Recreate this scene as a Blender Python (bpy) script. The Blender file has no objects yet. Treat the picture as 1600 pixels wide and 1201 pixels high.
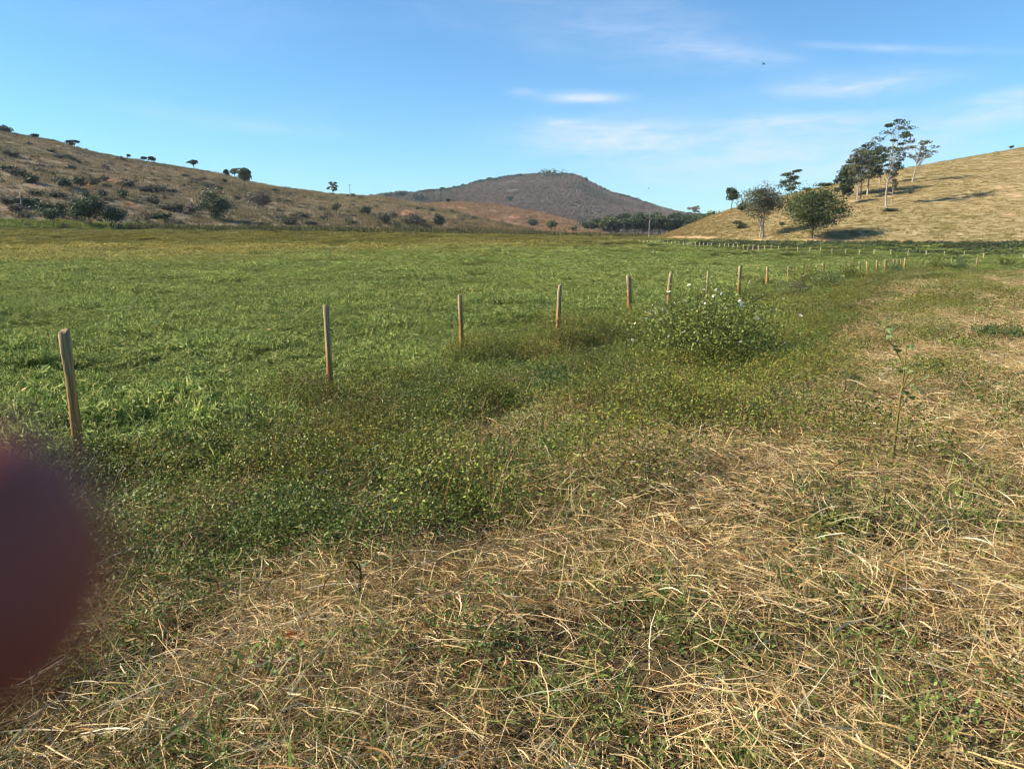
import bpy, math, random
import numpy as np
from mathutils import Vector
from mathutils.bvhtree import BVHTree

R = math.radians
random.seed(7)
rng = np.random.default_rng(11)
scene = bpy.context.scene
col = scene.collection

# ------------------------------------------------------------------ camera
CAM_H = 2.2
PITCH = R(11.66)
LENS, SENSOR = 4.51, 6.2
F = 1600 * LENS / SENSOR
cd = bpy.data.cameras.new('camera')
cam = bpy.data.objects.new('camera', cd)
col.objects.link(cam)
cam.location = (0, 0, CAM_H)
cam.rotation_euler = (math.pi / 2 - PITCH, 0, 0)
cd.lens, cd.sensor_width = LENS, SENSOR
cd.clip_start, cd.clip_end = 0.002, 12000
cd.dof.use_dof = True
cd.dof.focus_distance = 8.0
cd.dof.aperture_fstop = 1.2
scene.camera = cam

# ------------------------------------------------------------------ world, sun, exposure
SUN_EL, SUN_AZ = R(35), R(-91)          # azimuth clockwise from +Y
world = bpy.data.worlds.new('World')
scene.world = world
world.use_nodes = True
wn, wl = world.node_tree.nodes, world.node_tree.links
wn.clear()
w_out = wn.new('ShaderNodeOutputWorld')
w_bg = wn.new('ShaderNodeBackground')
w_bg.inputs['Strength'].default_value = 0.085
w_sky = wn.new('ShaderNodeTexSky')
w_sky.sky_type = 'NISHITA'
w_sky.sun_disc = False
w_sky.sun_elevation = SUN_EL
w_sky.sun_rotation = SUN_AZ
w_sky.altitude = 250
w_sky.air_density = 1.0
w_sky.dust_density = 0.15
w_sky.ozone_density = 4.0
wl.new(w_bg.outputs[0], w_out.inputs[0])
world.cycles.sampling_method = 'MANUAL'
world.cycles.sample_map_resolution = 256

sd = bpy.data.lights.new('sun', 'SUN')
sun = bpy.data.objects.new('sun', sd)
col.objects.link(sun)
sd.energy = 5.0
sd.angle = R(0.53)
sd.color = (1.0, 0.90, 0.73)
sv = Vector((math.sin(SUN_AZ) * math.cos(SUN_EL), math.cos(SUN_AZ) * math.cos(SUN_EL), math.sin(SUN_EL)))
sun.rotation_euler = sv.to_track_quat('Z', 'Y').to_euler()
sun.location = (-40, 0, 40)

vs = scene.view_settings
vs.view_transform = 'Standard'
vs.look = 'None'
vs.exposure = 1.0
vs.gamma = 1.0
vs.use_curve_mapping = False
scene.cycles.max_bounces = 4
scene.cycles.diffuse_bounces = 2
scene.cycles.glossy_bounces = 2
scene.cycles.transmission_bounces = 2
scene.cycles.use_adaptive_sampling = True
scene.cycles.adaptive_threshold = 0.05
scene.cycles.volume_bounces = 0
scene.cycles.use_denoising = True
scene.cycles.filter_width = 1.15

# ------------------------------------------------------------------ pixel <-> world helpers
cP, sP = math.cos(PITCH), math.sin(PITCH)

def ray(px, py):
    u, v = (px - 800) / F, (600.5 - py) / F
    return np.array([u, cP + v * sP, -sP + v * cP])

def st(px, py):
    d = ray(px, py)
    return d[0] / d[1], d[2] / d[1]

def project(x, y, z):
    """world arrays -> photograph pixels"""
    zz = z - CAM_H
    fwd = y * cP - zz * sP
    up = y * sP + zz * cP
    fwd = np.maximum(fwd, 1e-3)
    return 800 + F * x / fwd, 600.5 - F * up / fwd

# ------------------------------------------------------------------ noise
def _h(ix, iy, seed):
    n = (ix.astype(np.int64) * 374761393 + iy.astype(np.int64) * 668265263 + seed * 974634777) & 0x7fffffff
    n = ((n ^ (n >> 13)) * 1274126177) & 0x7fffffff
    n = (n ^ (n >> 16)) & 0xffff
    return n / 65535.0

def vnoise(x, y, seed=0):
    x, y = np.asarray(x, float), np.asarray(y, float)
    ix, iy = np.floor(x), np.floor(y)
    fx, fy = x - ix, y - iy
    fx, fy = fx * fx * (3 - 2 * fx), fy * fy * (3 - 2 * fy)
    a, b = _h(ix, iy, seed), _h(ix + 1, iy, seed)
    c, d = _h(ix, iy + 1, seed), _h(ix + 1, iy + 1, seed)
    return (a * (1 - fx) + b * fx) * (1 - fy) + (c * (1 - fx) + d * fx) * fy

def fbm(x, y, seed=0, oct=4):
    t, a, s = 0.0, 0.5, 0.0
    for k in range(oct):
        t = t + a * vnoise(x, y, seed + k)
        s += a
        a *= 0.5
        x, y = x * 2.03 + 7.1, y * 2.03 + 3.7
    return t / s

def sstep(a, b, x):
    t = np.clip((x - a) / (b - a), 0, 1)
    return t * t * (3 - 2 * t)

# ------------------------------------------------------------------ object helpers
def tag(o, label=None, cat=None, group=None, kind=None):
    if label: o['label'] = label
    if cat: o['category'] = cat
    if group: o['group'] = group
    if kind: o['kind'] = kind
    return o

def empty(name, loc, rz=0.0):
    o = bpy.data.objects.new(name, None)
    col.objects.link(o)
    o.location = loc
    o.rotation_euler = (0, 0, rz)
    o.empty_display_size = 0.2
    return o

def mesh_np(name, V, Q, C=None, mats=(), smooth=False, T=None):
    """V (n,3); Q (m,4) quads; T (k,3) triangles; C (n,3) colours"""
    me = bpy.data.meshes.new(name)
    V = np.asarray(V, np.float32)
    Q = np.zeros((0, 4), np.int32) if Q is None else np.asarray(Q, np.int32)
    T = np.zeros((0, 3), np.int32) if T is None else np.asarray(T, np.int32)
    nl = Q.size + T.size
    me.vertices.add(len(V))
    me.vertices.foreach_set('co', V.ravel())
    me.loops.add(nl)
    me.loops.foreach_set('vertex_index', np.concatenate([Q.ravel(), T.ravel()]))
    me.polygons.add(len(Q) + len(T))
    ls = np.concatenate([np.arange(len(Q)) * 4, Q.size + np.arange(len(T)) * 3]).astype(np.int32)
    me.polygons.foreach_set('loop_start', ls)
    if smooth:
        me.polygons.foreach_set('use_smooth', np.ones(len(ls), bool))
    if C is not None:
        a = me.attributes.new('col', 'FLOAT_COLOR', 'POINT')
        C4 = np.ones((len(V), 4), np.float32)
        C4[:, :3] = C
        a.data.foreach_set('color', C4.ravel())
    for m in mats:
        me.materials.append(m)
    me.update(calc_edges=True)
    return me

def link(name, me, parent=None, loc=None):
    o = bpy.data.objects.new(name, me)
    col.objects.link(o)
    if parent is not None: o.parent = parent
    if loc is not None: o.location = loc
    return o

ORD = ['first', 'second', 'third', 'fourth', 'fifth', 'sixth', 'seventh', 'eighth', 'ninth', 'tenth', 'eleventh', 'twelfth', 'thirteenth', 'fourteenth', 'fifteenth', 'sixteenth',
       'seventeenth', 'eighteenth', 'nineteenth', 'twentieth']
def ordn(i):
    if i < 20: return ORD[i]
    tens = ['', '', 'twenty', 'thirty', 'forty', 'fifty'][(i + 1) // 10]
    return (tens + '-' + ORD[(i + 1) % 10 - 1]) if (i + 1) % 10 else {30: 'thirtieth', 40: 'fortieth', 50: 'fiftieth'}[i + 1]

class Bag:
    """collects pieces of one mesh"""
    def __init__(self):
        self.V, self.Q, self.T, self.C, self.n = [], [], [], [], 0
    def add(self, V, Q=None, T=None, C=(1, 1, 1)):
        V = np.asarray(V, float)
        if Q is not None and len(Q): self.Q.append(np.asarray(Q) + self.n)
        if T is not None and len(T): self.T.append(np.asarray(T) + self.n)
        C = np.asarray(C, float)
        self.C.append(np.broadcast_to(C, V.shape) if C.ndim == 1 else C)
        self.V.append(V)
        self.n += len(V)
        return self
    def mesh(self, name, mats, smooth=False):
        Q = np.concatenate(self.Q) if self.Q else None
        T = np.concatenate(self.T) if self.T else None
        return mesh_np(name, np.concatenate(self.V), Q, np.concatenate(self.C), mats, smooth, T)

def ribbons(P, W, side, C):
    """P (n,k,3) centre lines, W (n,k) widths, side (n,3) or (n,k,3), C (n,k,3)"""
    n, k, _ = P.shape
    if side.ndim == 2: side = side[:, None, :]
    o = side * W[..., None] * 0.5
    V = np.stack([P - o, P + o], 2).reshape(-1, 3)
    base = (np.arange(n) * 2 * k)[:, None] + (np.arange(k - 1) * 2)[None, :]
    Q = np.stack([base, base + 1, base + 3, base + 2], -1).reshape(-1, 4)
    CC = np.repeat(C[:, :, None, :], 2, 2).reshape(-1, 3)
    return V, Q, CC

def tube(pts, rad, seg=6, cap=True):
    pts = np.asarray(pts, float)
    rad = np.broadcast_to(np.asarray(rad, float), (len(pts),))
    V, Q, T = [], [], []
    tang = np.gradient(pts, axis=0)
    ref = np.array([0.3, 0.9, 0.1])
    for p, r, t in zip(pts, rad, tang):
        t = t / (np.linalg.norm(t) + 1e-9)
        a = np.cross(t, ref); a /= np.linalg.norm(a) + 1e-9
        b = np.cross(t, a)
        for j in range(seg):
            th = 2 * math.pi * j / seg
            V.append(p + r * (math.cos(th) * a + math.sin(th) * b))
    for i in range(len(pts) - 1):
        for j in range(seg):
            q = (j + 1) % seg
            Q.append((i * seg + j, i * seg + q, (i + 1) * seg + q, (i + 1) * seg + j))
    if cap:
        for e in (0, len(pts) - 1):
            V.append(pts[e])
            c = len(V) - 1
            for j in range(seg):
                T.append((e * seg + j, e * seg + (j + 1) % seg, c))
    return np.array(V), np.array(Q), (np.array(T) if T else None)

# ------------------------------------------------------------------ materials
def new_mat(name):
    m = bpy.data.materials.new(name)
    m.use_nodes = True
    nt = m.node_tree
    nt.nodes.clear()
    return m, nt.nodes, nt.links

def leaf_mat(name, tint=True, trans=0.3, rough=0.55, spec=0.25, noise=None):
    m, n, l = new_mat(name)
    out = n.new('ShaderNodeOutputMaterial')
    p = n.new('ShaderNodeBsdfPrincipled')
    p.inputs['Roughness'].default_value = rough
    p.inputs['Specular IOR Level'].default_value = spec
    a = n.new('ShaderNodeAttribute'); a.attribute_name = 'col'
    c = a.outputs['Color']
    if tint:
        b = n.new('ShaderNodeAttribute'); b.attribute_type = 'INSTANCER'; b.attribute_name = 'tint'
        mx = n.new('ShaderNodeMix'); mx.data_type = 'RGBA'; mx.blend_type = 'MULTIPLY'
        mx.inputs['Factor'].default_value = 1
        l.new(c, mx.inputs['A']); l.new(b.outputs['Color'], mx.inputs['B'])
        c = mx.outputs['Result']
    if noise:
        tc = n.new('ShaderNodeTexCoord')
        nz = n.new('ShaderNodeTexNoise'); nz.inputs['Scale'].default_value = noise[0]
        nz.inputs['Detail'].default_value = 5
        mr = n.new('ShaderNodeMapRange')
        mr.inputs['From Min'].default_value, mr.inputs['From Max'].default_value = 0.3, 0.7
        mr.inputs['To Min'].default_value, mr.inputs['To Max'].default_value = noise[1], noise[2]
        l.new(tc.outputs['Object'], nz.inputs['Vector']); l.new(nz.outputs['Fac'], mr.inputs['Value'])
        mx = n.new('ShaderNodeMix'); mx.data_type = 'RGBA'; mx.blend_type = 'MULTIPLY'
        mx.inputs['Factor'].default_value = 1
        l.new(c, mx.inputs['A']); l.new(mr.outputs['Result'], mx.inputs['B'])
        c = mx.outputs['Result']
    l.new(c, p.inputs['Base Color'])
    if trans > 0:
        t = n.new('ShaderNodeBsdfTranslucent')
        l.new(c, t.inputs['Color'])
        ms = n.new('ShaderNodeMixShader'); ms.inputs[0].default_value = trans
        l.new(p.outputs[0], ms.inputs[1]); l.new(t.outputs[0], ms.inputs[2])
        l.new(ms.outputs[0], out.inputs[0])
    else:
        l.new(p.outputs[0], out.inputs[0])
    return m

M_GRASS = leaf_mat('grass_blades', True, 0.30, 0.62, 0.15)
M_STRAW = leaf_mat('dry_straw', True, 0.15, 0.7, 0.12)
M_WEED = leaf_mat('weed_leaves', True, 0.25, 0.5, 0.3)
M_TREE = leaf_mat('tree_leaves', False, 0.18, 0.5, 0.3)
M_BARK = leaf_mat('bark', False, 0.0, 0.9, 0.1, (6.0, 0.65, 1.2))
M_PETAL = leaf_mat('petals', False, 0.3, 0.6, 0.2)
M_FEATHER = leaf_mat('feathers', False, 0.0, 0.8, 0.1, (30, 0.85, 1.05))

def ground_mat(name, stops, scale, bump=0.4, soil=None):
    """noise-mixed earth; 'soil' (colour) is mixed in by the vertex attribute 'soil' broken up with noise"""
    m, n, l = new_mat(name)
    out = n.new('ShaderNodeOutputMaterial')
    p = n.new('ShaderNodeBsdfPrincipled')
    p.inputs['Roughness'].default_value = 0.95
    p.inputs['Specular IOR Level'].default_value = 0.1
    g = n.new('ShaderNodeNewGeometry')
    n1 = n.new('ShaderNodeTexNoise'); n1.inputs['Scale'].default_value = scale
    n1.inputs['Detail'].default_value = 8; n1.inputs['Roughness'].default_value = 0.65
    r = n.new('ShaderNodeValToRGB')
    el = r.color_ramp.elements
    el[0].position, el[0].color = stops[0][0], (*stops[0][1], 1)
    el[1].position, el[1].color = stops[-1][0], (*stops[-1][1], 1)
    for pos, c in stops[1:-1]:
        e = el.new(pos); e.color = (*c, 1)
    l.new(g.outputs['Position'], n1.inputs['Vector'])
    l.new(n1.outputs['Fac'], r.inputs['Fac'])
    c = r.outputs['Color']
    if soil:
        a = n.new('ShaderNodeAttribute'); a.attribute_name = 'soil'
        n2 = n.new('ShaderNodeTexNoise'); n2.inputs['Scale'].default_value = scale * 0.45
        n2.inputs['Detail'].default_value = 7; n2.inputs['Roughness'].default_value = 0.7
        l.new(g.outputs['Position'], n2.inputs['Vector'])
        ad = n.new('ShaderNodeMath'); ad.operation = 'ADD'
        l.new(a.outputs['Fac'], ad.inputs[0]); l.new(n2.outputs['Fac'], ad.inputs[1])
        mr = n.new('ShaderNodeMapRange')
        mr.inputs['From Min'].default_value, mr.inputs['From Max'].default_value = 0.88, 1.05
        l.new(ad.outputs[0], mr.inputs['Value'])
        mx = n.new('ShaderNodeMix'); mx.data_type = 'RGBA'
        l.new(mr.outputs['Result'], mx.inputs['Factor'])
        l.new(c, mx.inputs['A']); mx.inputs['B'].default_value = (*soil, 1)
        c = mx.outputs['Result']
    l.new(c, p.inputs['Base Color'])
    b = n.new('ShaderNodeBump'); b.inputs['Strength'].default_value = bump
    b.inputs['Distance'].default_value = 0.6 / scale
    l.new(n1.outputs['Fac'], b.inputs['Height']); l.new(b.outputs[0], p.inputs['Normal'])
    l.new(p.outputs[0], out.inputs[0])
    return m

# ------------------------------------------------------------------ clouds in the world sky
def W(kind, **kw):
    nd = wn.new(kind)
    for k, v in kw.items(): setattr(nd, k, v)
    return nd
def wm(op, a, b=None):
    nd = W('ShaderNodeMath', operation=op)
    for i, v in enumerate((a, b)):
        if v is None: continue
        if isinstance(v, (int, float)): nd.inputs[i].default_value = v
        else: wl.new(v, nd.inputs[i])
    return nd.outputs[0]
w_tc = W('ShaderNodeTexCoord')
w_sep = W('ShaderNodeSeparateXYZ')
wl.new(w_tc.outputs['Generated'], w_sep.inputs[0])
wx, wy, wz = w_sep.outputs
w_az = wm('ARCTAN2', wx, wy)
w_el = wm('ARCSINE', wz)
def wnoise(sx, sy, off, detail, rough=0.6, dist=0.0, shear=0.0):
    v = W('ShaderNodeCombineXYZ')
    wl.new(wm('MULTIPLY', wm('ADD', w_az, wm('MULTIPLY', w_el, shear)), sx), v.inputs[0])
    wl.new(wm('MULTIPLY', w_el, sy), v.inputs[1])
    v.inputs[2].default_value = off
    nz = W('ShaderNodeTexNoise')
    nz.inputs['Scale'].default_value = 1
    nz.inputs['Detail'].default_value = detail
    nz.inputs['Roughness'].default_value = rough
    nz.inputs['Distortion'].default_value = dist
    wl.new(v.outputs[0], nz.inputs['Vector'])
    return nz.outputs['Fac']
def wrange(v, a, b, c, d):
    nd = W('ShaderNodeMapRange', interpolation_type='SMOOTHSTEP')
    for k, q in zip(('From Min', 'From Max', 'To Min', 'To Max'), (a, b, c, d)): nd.inputs[k].default_value = q
    wl.new(v, nd.inputs['Value'])
    return nd.outputs['Result']
wobble = wm('MULTIPLY', wm('SUBTRACT', wnoise(9, 30, 3.3, 5), 0.5), 0.035)
fine = wrange(wnoise(14, 60, 8.1, 7, 0.65, 0.4), 0.25, 0.75, 0.25, 1.15)
def cloud(px, py, w, h, amp, tilt=0.0, sharp=1.0):
    """one soft bank of cloud centred on a direction; w, h half sizes in degrees"""
    d = ray(px, py); d = d / np.linalg.norm(d)
    a0, e0 = math.atan2(d[0], d[1]), math.asin(d[2])
    da = wm('SUBTRACT', w_az, a0)
    de = wm('ADD', wm('SUBTRACT', w_el, e0), wm('MULTIPLY', da, tilt))
    de = wm('ADD', de, wm('MULTIPLY', wobble, 0.35 * h))
    u = wm('DIVIDE', da, R(w)); v = wm('DIVIDE', de, R(h))
    q = wm('ADD', wm('MULTIPLY', u, u), wm('MULTIPLY', v, v))
    g = wm('EXPONENT', wm('MULTIPLY', q, -sharp))
    return wm('MULTIPLY', wm('MULTIPLY', g, fine), amp * 1.45)
clouds = [
    cloud(915, 152, 2.9, 0.42, 0.62, 0.03, 1.3), cloud(815, 143, 0.9, 0.28, 0.25), cloud(872, 191, 1.7, 0.28, 0.32),
    cloud(960, 214, 6.0, 1.1, 0.50, 0.02), cloud(1340, 133, 4.6, 0.65, 0.50, 0.0), cloud(1235, 190, 5.2, 0.7, 0.36),
    cloud(1585, 151, 3.0, 0.5, 0.40, -0.08), cloud(1560, 182, 4.0, 0.55, 0.40, -0.10), cloud(1300, 235, 10.0, 1.8, 0.28),
    cloud(905, 40, 8.0, 2.4, 0.11, 0.25), cloud(1060, 45, 5.0, 2.0, 0.13, 0.35), cloud(1150, 85, 6.0, 0.6, 0.20, 0.18),
    cloud(1400, 76, 5.5, 0.25, 0.26, 0.13), cloud(380, 195, 7.0, 0.5, 0.12, 0.08), cloud(1130, 262, 12.0, 2.0, 0.22)]
tot = clouds[0]
for c_ in clouds[1:]: tot = wm('ADD', tot, c_)
veil = wrange(wnoise(2.2, 9, 1.7, 6, 0.6, 0.6, 1.2), 0.52, 0.85, 0.0, 0.16)      # thin cirrus all round
tot = wm('MINIMUM', wm('ADD', tot, veil), 0.85)
w_mix = W('ShaderNodeMix', data_type='RGBA')
wl.new(tot, w_mix.inputs['Factor'])
w_tint = W('ShaderNodeMix', data_type='RGBA', blend_type='MULTIPLY')
w_tint.inputs['Factor'].default_value = 1
w_tint.inputs['B'].default_value = (0.60, 0.94, 1.08, 1)
wl.new(w_sky.outputs[0], w_tint.inputs['A'])
wl.new(w_tint.outputs['Result'], w_mix.inputs['A'])
w_mix.inputs['B'].default_value = (5.0, 5.5, 6.6, 1)
wl.new(w_mix.outputs['Result'], w_bg.inputs['Color'])

# ------------------------------------------------------------------ the ground
P1 = np.array([-3.9, 6.7]); FN = np.array([0.72, -0.69])
def ground_z(x, y):
    x, y = np.asarray(x, float), np.asarray(y, float)
    s = x / np.maximum(y, 15.0)
    rise = np.interp(s, [-1.2, -0.72, -0.45, -0.2, 0.0, 0.12, 0.2], [4.5, 3.3, 2.3, 1.75, 0.6, 0.2, 0.0])
    dip = np.interp(s, [-0.1, 0.1, 0.35, 0.7, 1.2], [0.0, -0.7, -1.6, -1.7, -1.7])
    z = rise * sstep(50, 215, y) + dip * (sstep(9, 85, y) - sstep(95, 150, y) * 0.9)
    df = (x - P1[0]) * FN[0] + (y - P1[1]) * FN[1]
    z = z + 0.5 * sstep(0.3, 7.5, df) * (1 - sstep(25, 60, y))
    near = 1 - sstep(30, 80, np.hypot(x, y))
    z = z + near * ((fbm(x * 0.5, y * 0.5, 3) - 0.5) * 0.30 + (fbm(x * 2.1, y * 2.1, 9, 3) - 0.5) * 0.24)
    z = z + (1 - near) * (fbm(x * 0.03, y * 0.03, 21) - 0.5) * 0.5
    return z

na, nr = 480, 210
rad = np.concatenate([[0.0], np.geomspace(0.35, 6000, nr)])
ang = np.linspace(0, 2 * math.pi, na, endpoint=False)
GX = rad[:, None] * np.sin(ang)[None]; GY = rad[:, None] * np.cos(ang)[None]
GZ = ground_z(GX, GY)
ids = np.arange((nr + 1) * na).reshape(nr + 1, na)
GQ = np.stack([ids[:-1], np.roll(ids, -1, 1)[:-1], np.roll(ids, -1, 1)[1:], ids[1:]], -1).reshape(-1, 4)[:, ::-1]
GV = np.stack([GX, GY, GZ], -1).reshape(-1, 3)
M_GROUND = ground_mat('earth', [(0.25, (0.030, 0.022, 0.012)), (0.5, (0.075, 0.055, 0.028)), (0.75, (0.10, 0.09, 0.035))], 2.2, 0.6)
g_me = mesh_np('ground', GV, GQ, None, [M_GROUND], True)
ground = link('ground', g_me)
tag(ground, 'flat valley floor under the field and dry grass', 'ground', kind='structure')

# ------------------------------------------------------------------ hills
class Hill:
    def __init__(s, name, base, ridge, Yb, Yr, mat, ns, nv, rough, back=0.9, seed=5, soils=(), shape=0.25):
        lo, hi = max(base[0][0], ridge[0][0]), min(base[-1][0], ridge[-1][0])
        s.lo, s.hi = lo, hi
        s.base, s.ridge, s.Yb, s.Yr = [np.array(a, float) for a in (base, ridge, Yb, Yr)]
        s.rough, s.back, s.seed, s.shape = rough, back, seed, shape
        px = np.linspace(lo, hi, ns)
        v = np.concatenate([np.linspace(0, 1, nv), 1 + np.linspace(0.04, 1.0, nv // 3)])
        PX, VV = np.meshgrid(px, v)
        X, Y, Z = s.pos(PX, VV)
        idg = np.arange(PX.size).reshape(PX.shape)
        Q = np.stack([idg[:-1, :-1], idg[:-1, 1:], idg[1:, 1:], idg[1:, :-1]], -1).reshape(-1, 4)
        s.V = np.stack([X, Y, Z], -1).reshape(-1, 3)
        s.Q = Q
        me = mesh_np(name, s.V, Q, None, [mat], True)
        qx, qy = project(s.V[:, 0], s.V[:, 1], s.V[:, 2])
        so = np.zeros(len(qx))
        for (cx, cy, w, h, a) in soils:
            so = np.maximum(so, a * np.exp(-((qx - cx) / w) ** 2 - ((qy - cy) / h) ** 2))
        s.soils = soils
        at = me.attributes.new('soil', 'FLOAT', 'POINT')
        at.data.foreach_set('value', so.astype(np.float32))
        s.ob = tag(link(name, me), kind='structure')
    def soil_at(s, qx, qy):
        so = np.zeros(np.shape(qx))
        for (cx, cy, w, h, a) in s.soils:
            so = np.maximum(so, a * np.exp(-((qx - cx) / w) ** 2 - ((qy - cy) / h) ** 2))
        return so
    def pos(s, px, v):
        ip = lambda t: np.interp(px, t[:, 0], t[:, 1])
        # light smoothing of the interpolation
        def sm(t): return (np.interp(px - 8, t[:, 0], t[:, 1]) + 2 * ip(t) + np.interp(px + 8, t[:, 0], t[:, 1])) / 4
        Yb, Yr, pr = sm(s.Yb), sm(s.Yr), sm(s.ridge)
        sx = (px - 800) / F / (cP + (600.5 - 320) / F * sP)
        vv = (600.5 - pr) / F
        tr = (-sP + vv * cP) / (cP + vv * sP)
        zr = CAM_H + tr * Yr
        zb = ground_z(sx * Yb, Yb) - 0.5
        f = np.minimum(v, 1)
        Y = Yb + (Yr - Yb) * v
        p = f * (1 + s.shape - s.shape * f)
        z = zb + (zr - zb) * p
        over = np.maximum(v - 1, 0)
        z = z + (zr - zb) * (-0.3 * over - 1.2 * over ** 1.6) * s.back
        X = sx * Y
        amp = s.rough * np.clip(zr - zb, 0, 60) * np.clip(f * 4, 0, 1) * (1 - 0.75 * np.clip((f - 0.75) * 4, 0, 1))
        L = (s.Yr[:, 1].mean() - s.Yb[:, 1].mean()) * 0.22
        z = z + amp * ((fbm(X / L, Y / L, s.seed) - 0.5) * 1.6 + (fbm(X / L * 5, Y / L * 5, s.seed + 9) - 0.5) * 0.35)
        return X, Y, z

M_HILL_L = ground_mat('left_hill_earth', [(0.28, (0.12, 0.10, 0.058)), (0.5, (0.23, 0.18, 0.11)), (0.72, (0.31, 0.24, 0.155))], 0.16, 0.5, (0.40, 0.165, 0.075))
M_HILL_R = ground_mat('right_hill_earth', [(0.28, (0.22, 0.17, 0.08)), (0.5, (0.32, 0.25, 0.12)), (0.72, (0.42, 0.32, 0.17))], 0.25, 0.15, (0.50, 0.30, 0.17))
M_HILL_M = ground_mat('middle_hill_earth', [(0.28, (0.13, 0.085, 0.055)), (0.5, (0.24, 0.15, 0.09)), (0.72, (0.31, 0.20, 0.12))], 0.12, 0.5, (0.42, 0.235, 0.135))
M_MOUNT = ground_mat('mountain_scrub', [(0.28, (0.06, 0.050, 0.042)), (0.5, (0.115, 0.088, 0.07)), (0.72, (0.15, 0.11, 0.085))], 0.05, 0.5, (0.26, 0.17, 0.12))

soil_L = [(60, 290, 40, 7, .5), (140, 291, 26, 7, .62), (175, 283, 22, 6, .5), (205, 320, 26, 14, .52), (20, 300, 30, 10, .42), (275, 293, 22, 8, .45),
          (258, 330, 26, 10, .4), (310, 318, 22, 8, .4), (400, 320, 30, 20, .34), (640, 333, 26, 9, .55), (672, 342, 22, 9, .52), (560, 312, 70, 4, .42), (610, 320, 60, 5, .42), (700, 352, 25, 8, .48)]
soil_R = [(1330, 314, 22, 3.5, .55), (1380, 307, 22, 3.5, .5), (1460, 313, 18, 5, .52), (1568, 292, 34, 7, .52), (1585, 306, 26, 5, .6), (1575, 336, 18, 5, .62), (1590, 253, 22, 3, .55),
          (1540, 262, 20, 3, .4), (1200, 377, 150, 3.2, .75), (1080, 371, 60, 3, .75), (1290, 376, 60, 4, .6), (1345, 258, 14, 2, .4), (1520, 350, 60, 3, .3)]
soil_M = [(775, 345, 28, 9, .52), (800, 340, 22, 7, .52), (740, 335, 26, 6, .42), (705, 345, 24, 10, .48), (830, 349, 26, 5, .45), (690, 325, 30, 4, .35)]

hill_left = Hill('hill_left',
    base=[(-900, 320), (-300, 335), (0, 345), (150, 352), (250, 359), (600, 364), (900, 368)],
    ridge=[(-900, 120), (-300, 155), (-100, 187), (0, 204), (40, 212), (100, 222), (150, 238), (200, 248), (250, 256), (300, 263), (350, 272), (400, 286),
           (450, 294), (520, 304), (600, 309), (650, 318), (700, 328), (750, 341), (800, 353), (850, 365), (900, 376)],
    Yb=[(-900, 120), (-300, 140), (0, 158), (150, 172), (300, 205), (600, 235), (900, 285)],
    Yr=[(-900, 420), (0, 430), (300, 410), (600, 390), (850, 330), (900, 320)],
    mat=M_HILL_L, ns=420, nv=90, rough=0.09, seed=5, soils=soil_L)
hill_right = Hill('hill_right',
    base=[(985, 376), (1030, 375), (1100, 374), (1270, 379), (1400, 385), (1600, 386), (2600, 388)],
    ridge=[(985, 380), (1020, 374), (1040, 366), (1060, 359), (1100, 342), (1140, 327), (1200, 312), (1250, 299), (1310, 286), (1400, 264), (1500, 246), (1600, 228), (1800, 196), (2600, 120)],
    Yb=[(985, 195), (1030, 188), (1100, 172), (1270, 142), (1600, 118), (2600, 100)],
    Yr=[(985, 205), (1060, 208), (1140, 218), (1310, 242), (1600, 272), (2600, 280)],
    mat=M_HILL_R, ns=320, nv=80, rough=0.018, seed=31, soils=soil_R)
hill_middle = Hill('hill_middle',
    base=[(400, 366), (600, 367), (950, 370)],
    ridge=[(400, 332), (560, 322), (640, 318), (720, 316), (780, 320), (850, 334), (900, 347), (930, 358), (950, 368)],
    Yb=[(400, 330), (950, 350)], Yr=[(400, 560), (800, 540), (950, 420)],
    mat=M_HILL_M, ns=160, nv=50, rough=0.06, seed=77, soils=soil_M)
mountain = Hill('mountain',
    base=[(100, 352), (1400, 352)],
    ridge=[(100, 330), (400, 318), (560, 309), (600, 304), (650, 302), (700, 297), (750, 284), (795, 276), (815, 273), (860, 272), (903, 273), (917, 282), (940, 294),
           (960, 303), (985, 309), (1010, 318), (1045, 329), (1080, 335), (1150, 341), (1400, 350)],
    Yb=[(100, 900), (1400, 1000)], Yr=[(100, 1350), (700, 1350), (900, 1600), (1400, 1700)],
    mat=M_MOUNT, ns=320, nv=70, rough=0.03, seed=55, soils=[])
hills = [hill_left, hill_right, hill_middle, mountain]

# one BVH over the whole terrain
bv, bp, off = [], [], 0
for V_, Q_ in [(GV, GQ)] + [(h.V, h.Q) for h in hills]:
    bv.append(V_); bp.append(Q_ + off); off += len(V_)
BVH = BVHTree.FromPolygons(np.concatenate(bv).tolist(), np.concatenate(bp).tolist())
def hit(px, py):
    for k in range(60):
        d = Vector(ray(px, py + k * 0.7)).normalized()
        p, n, i, dist = BVH.ray_cast(Vector((0, 0, CAM_H)), d)
        if p is not None: return p
    raise RuntimeError('no ground at %s' % ((px, py),))

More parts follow.
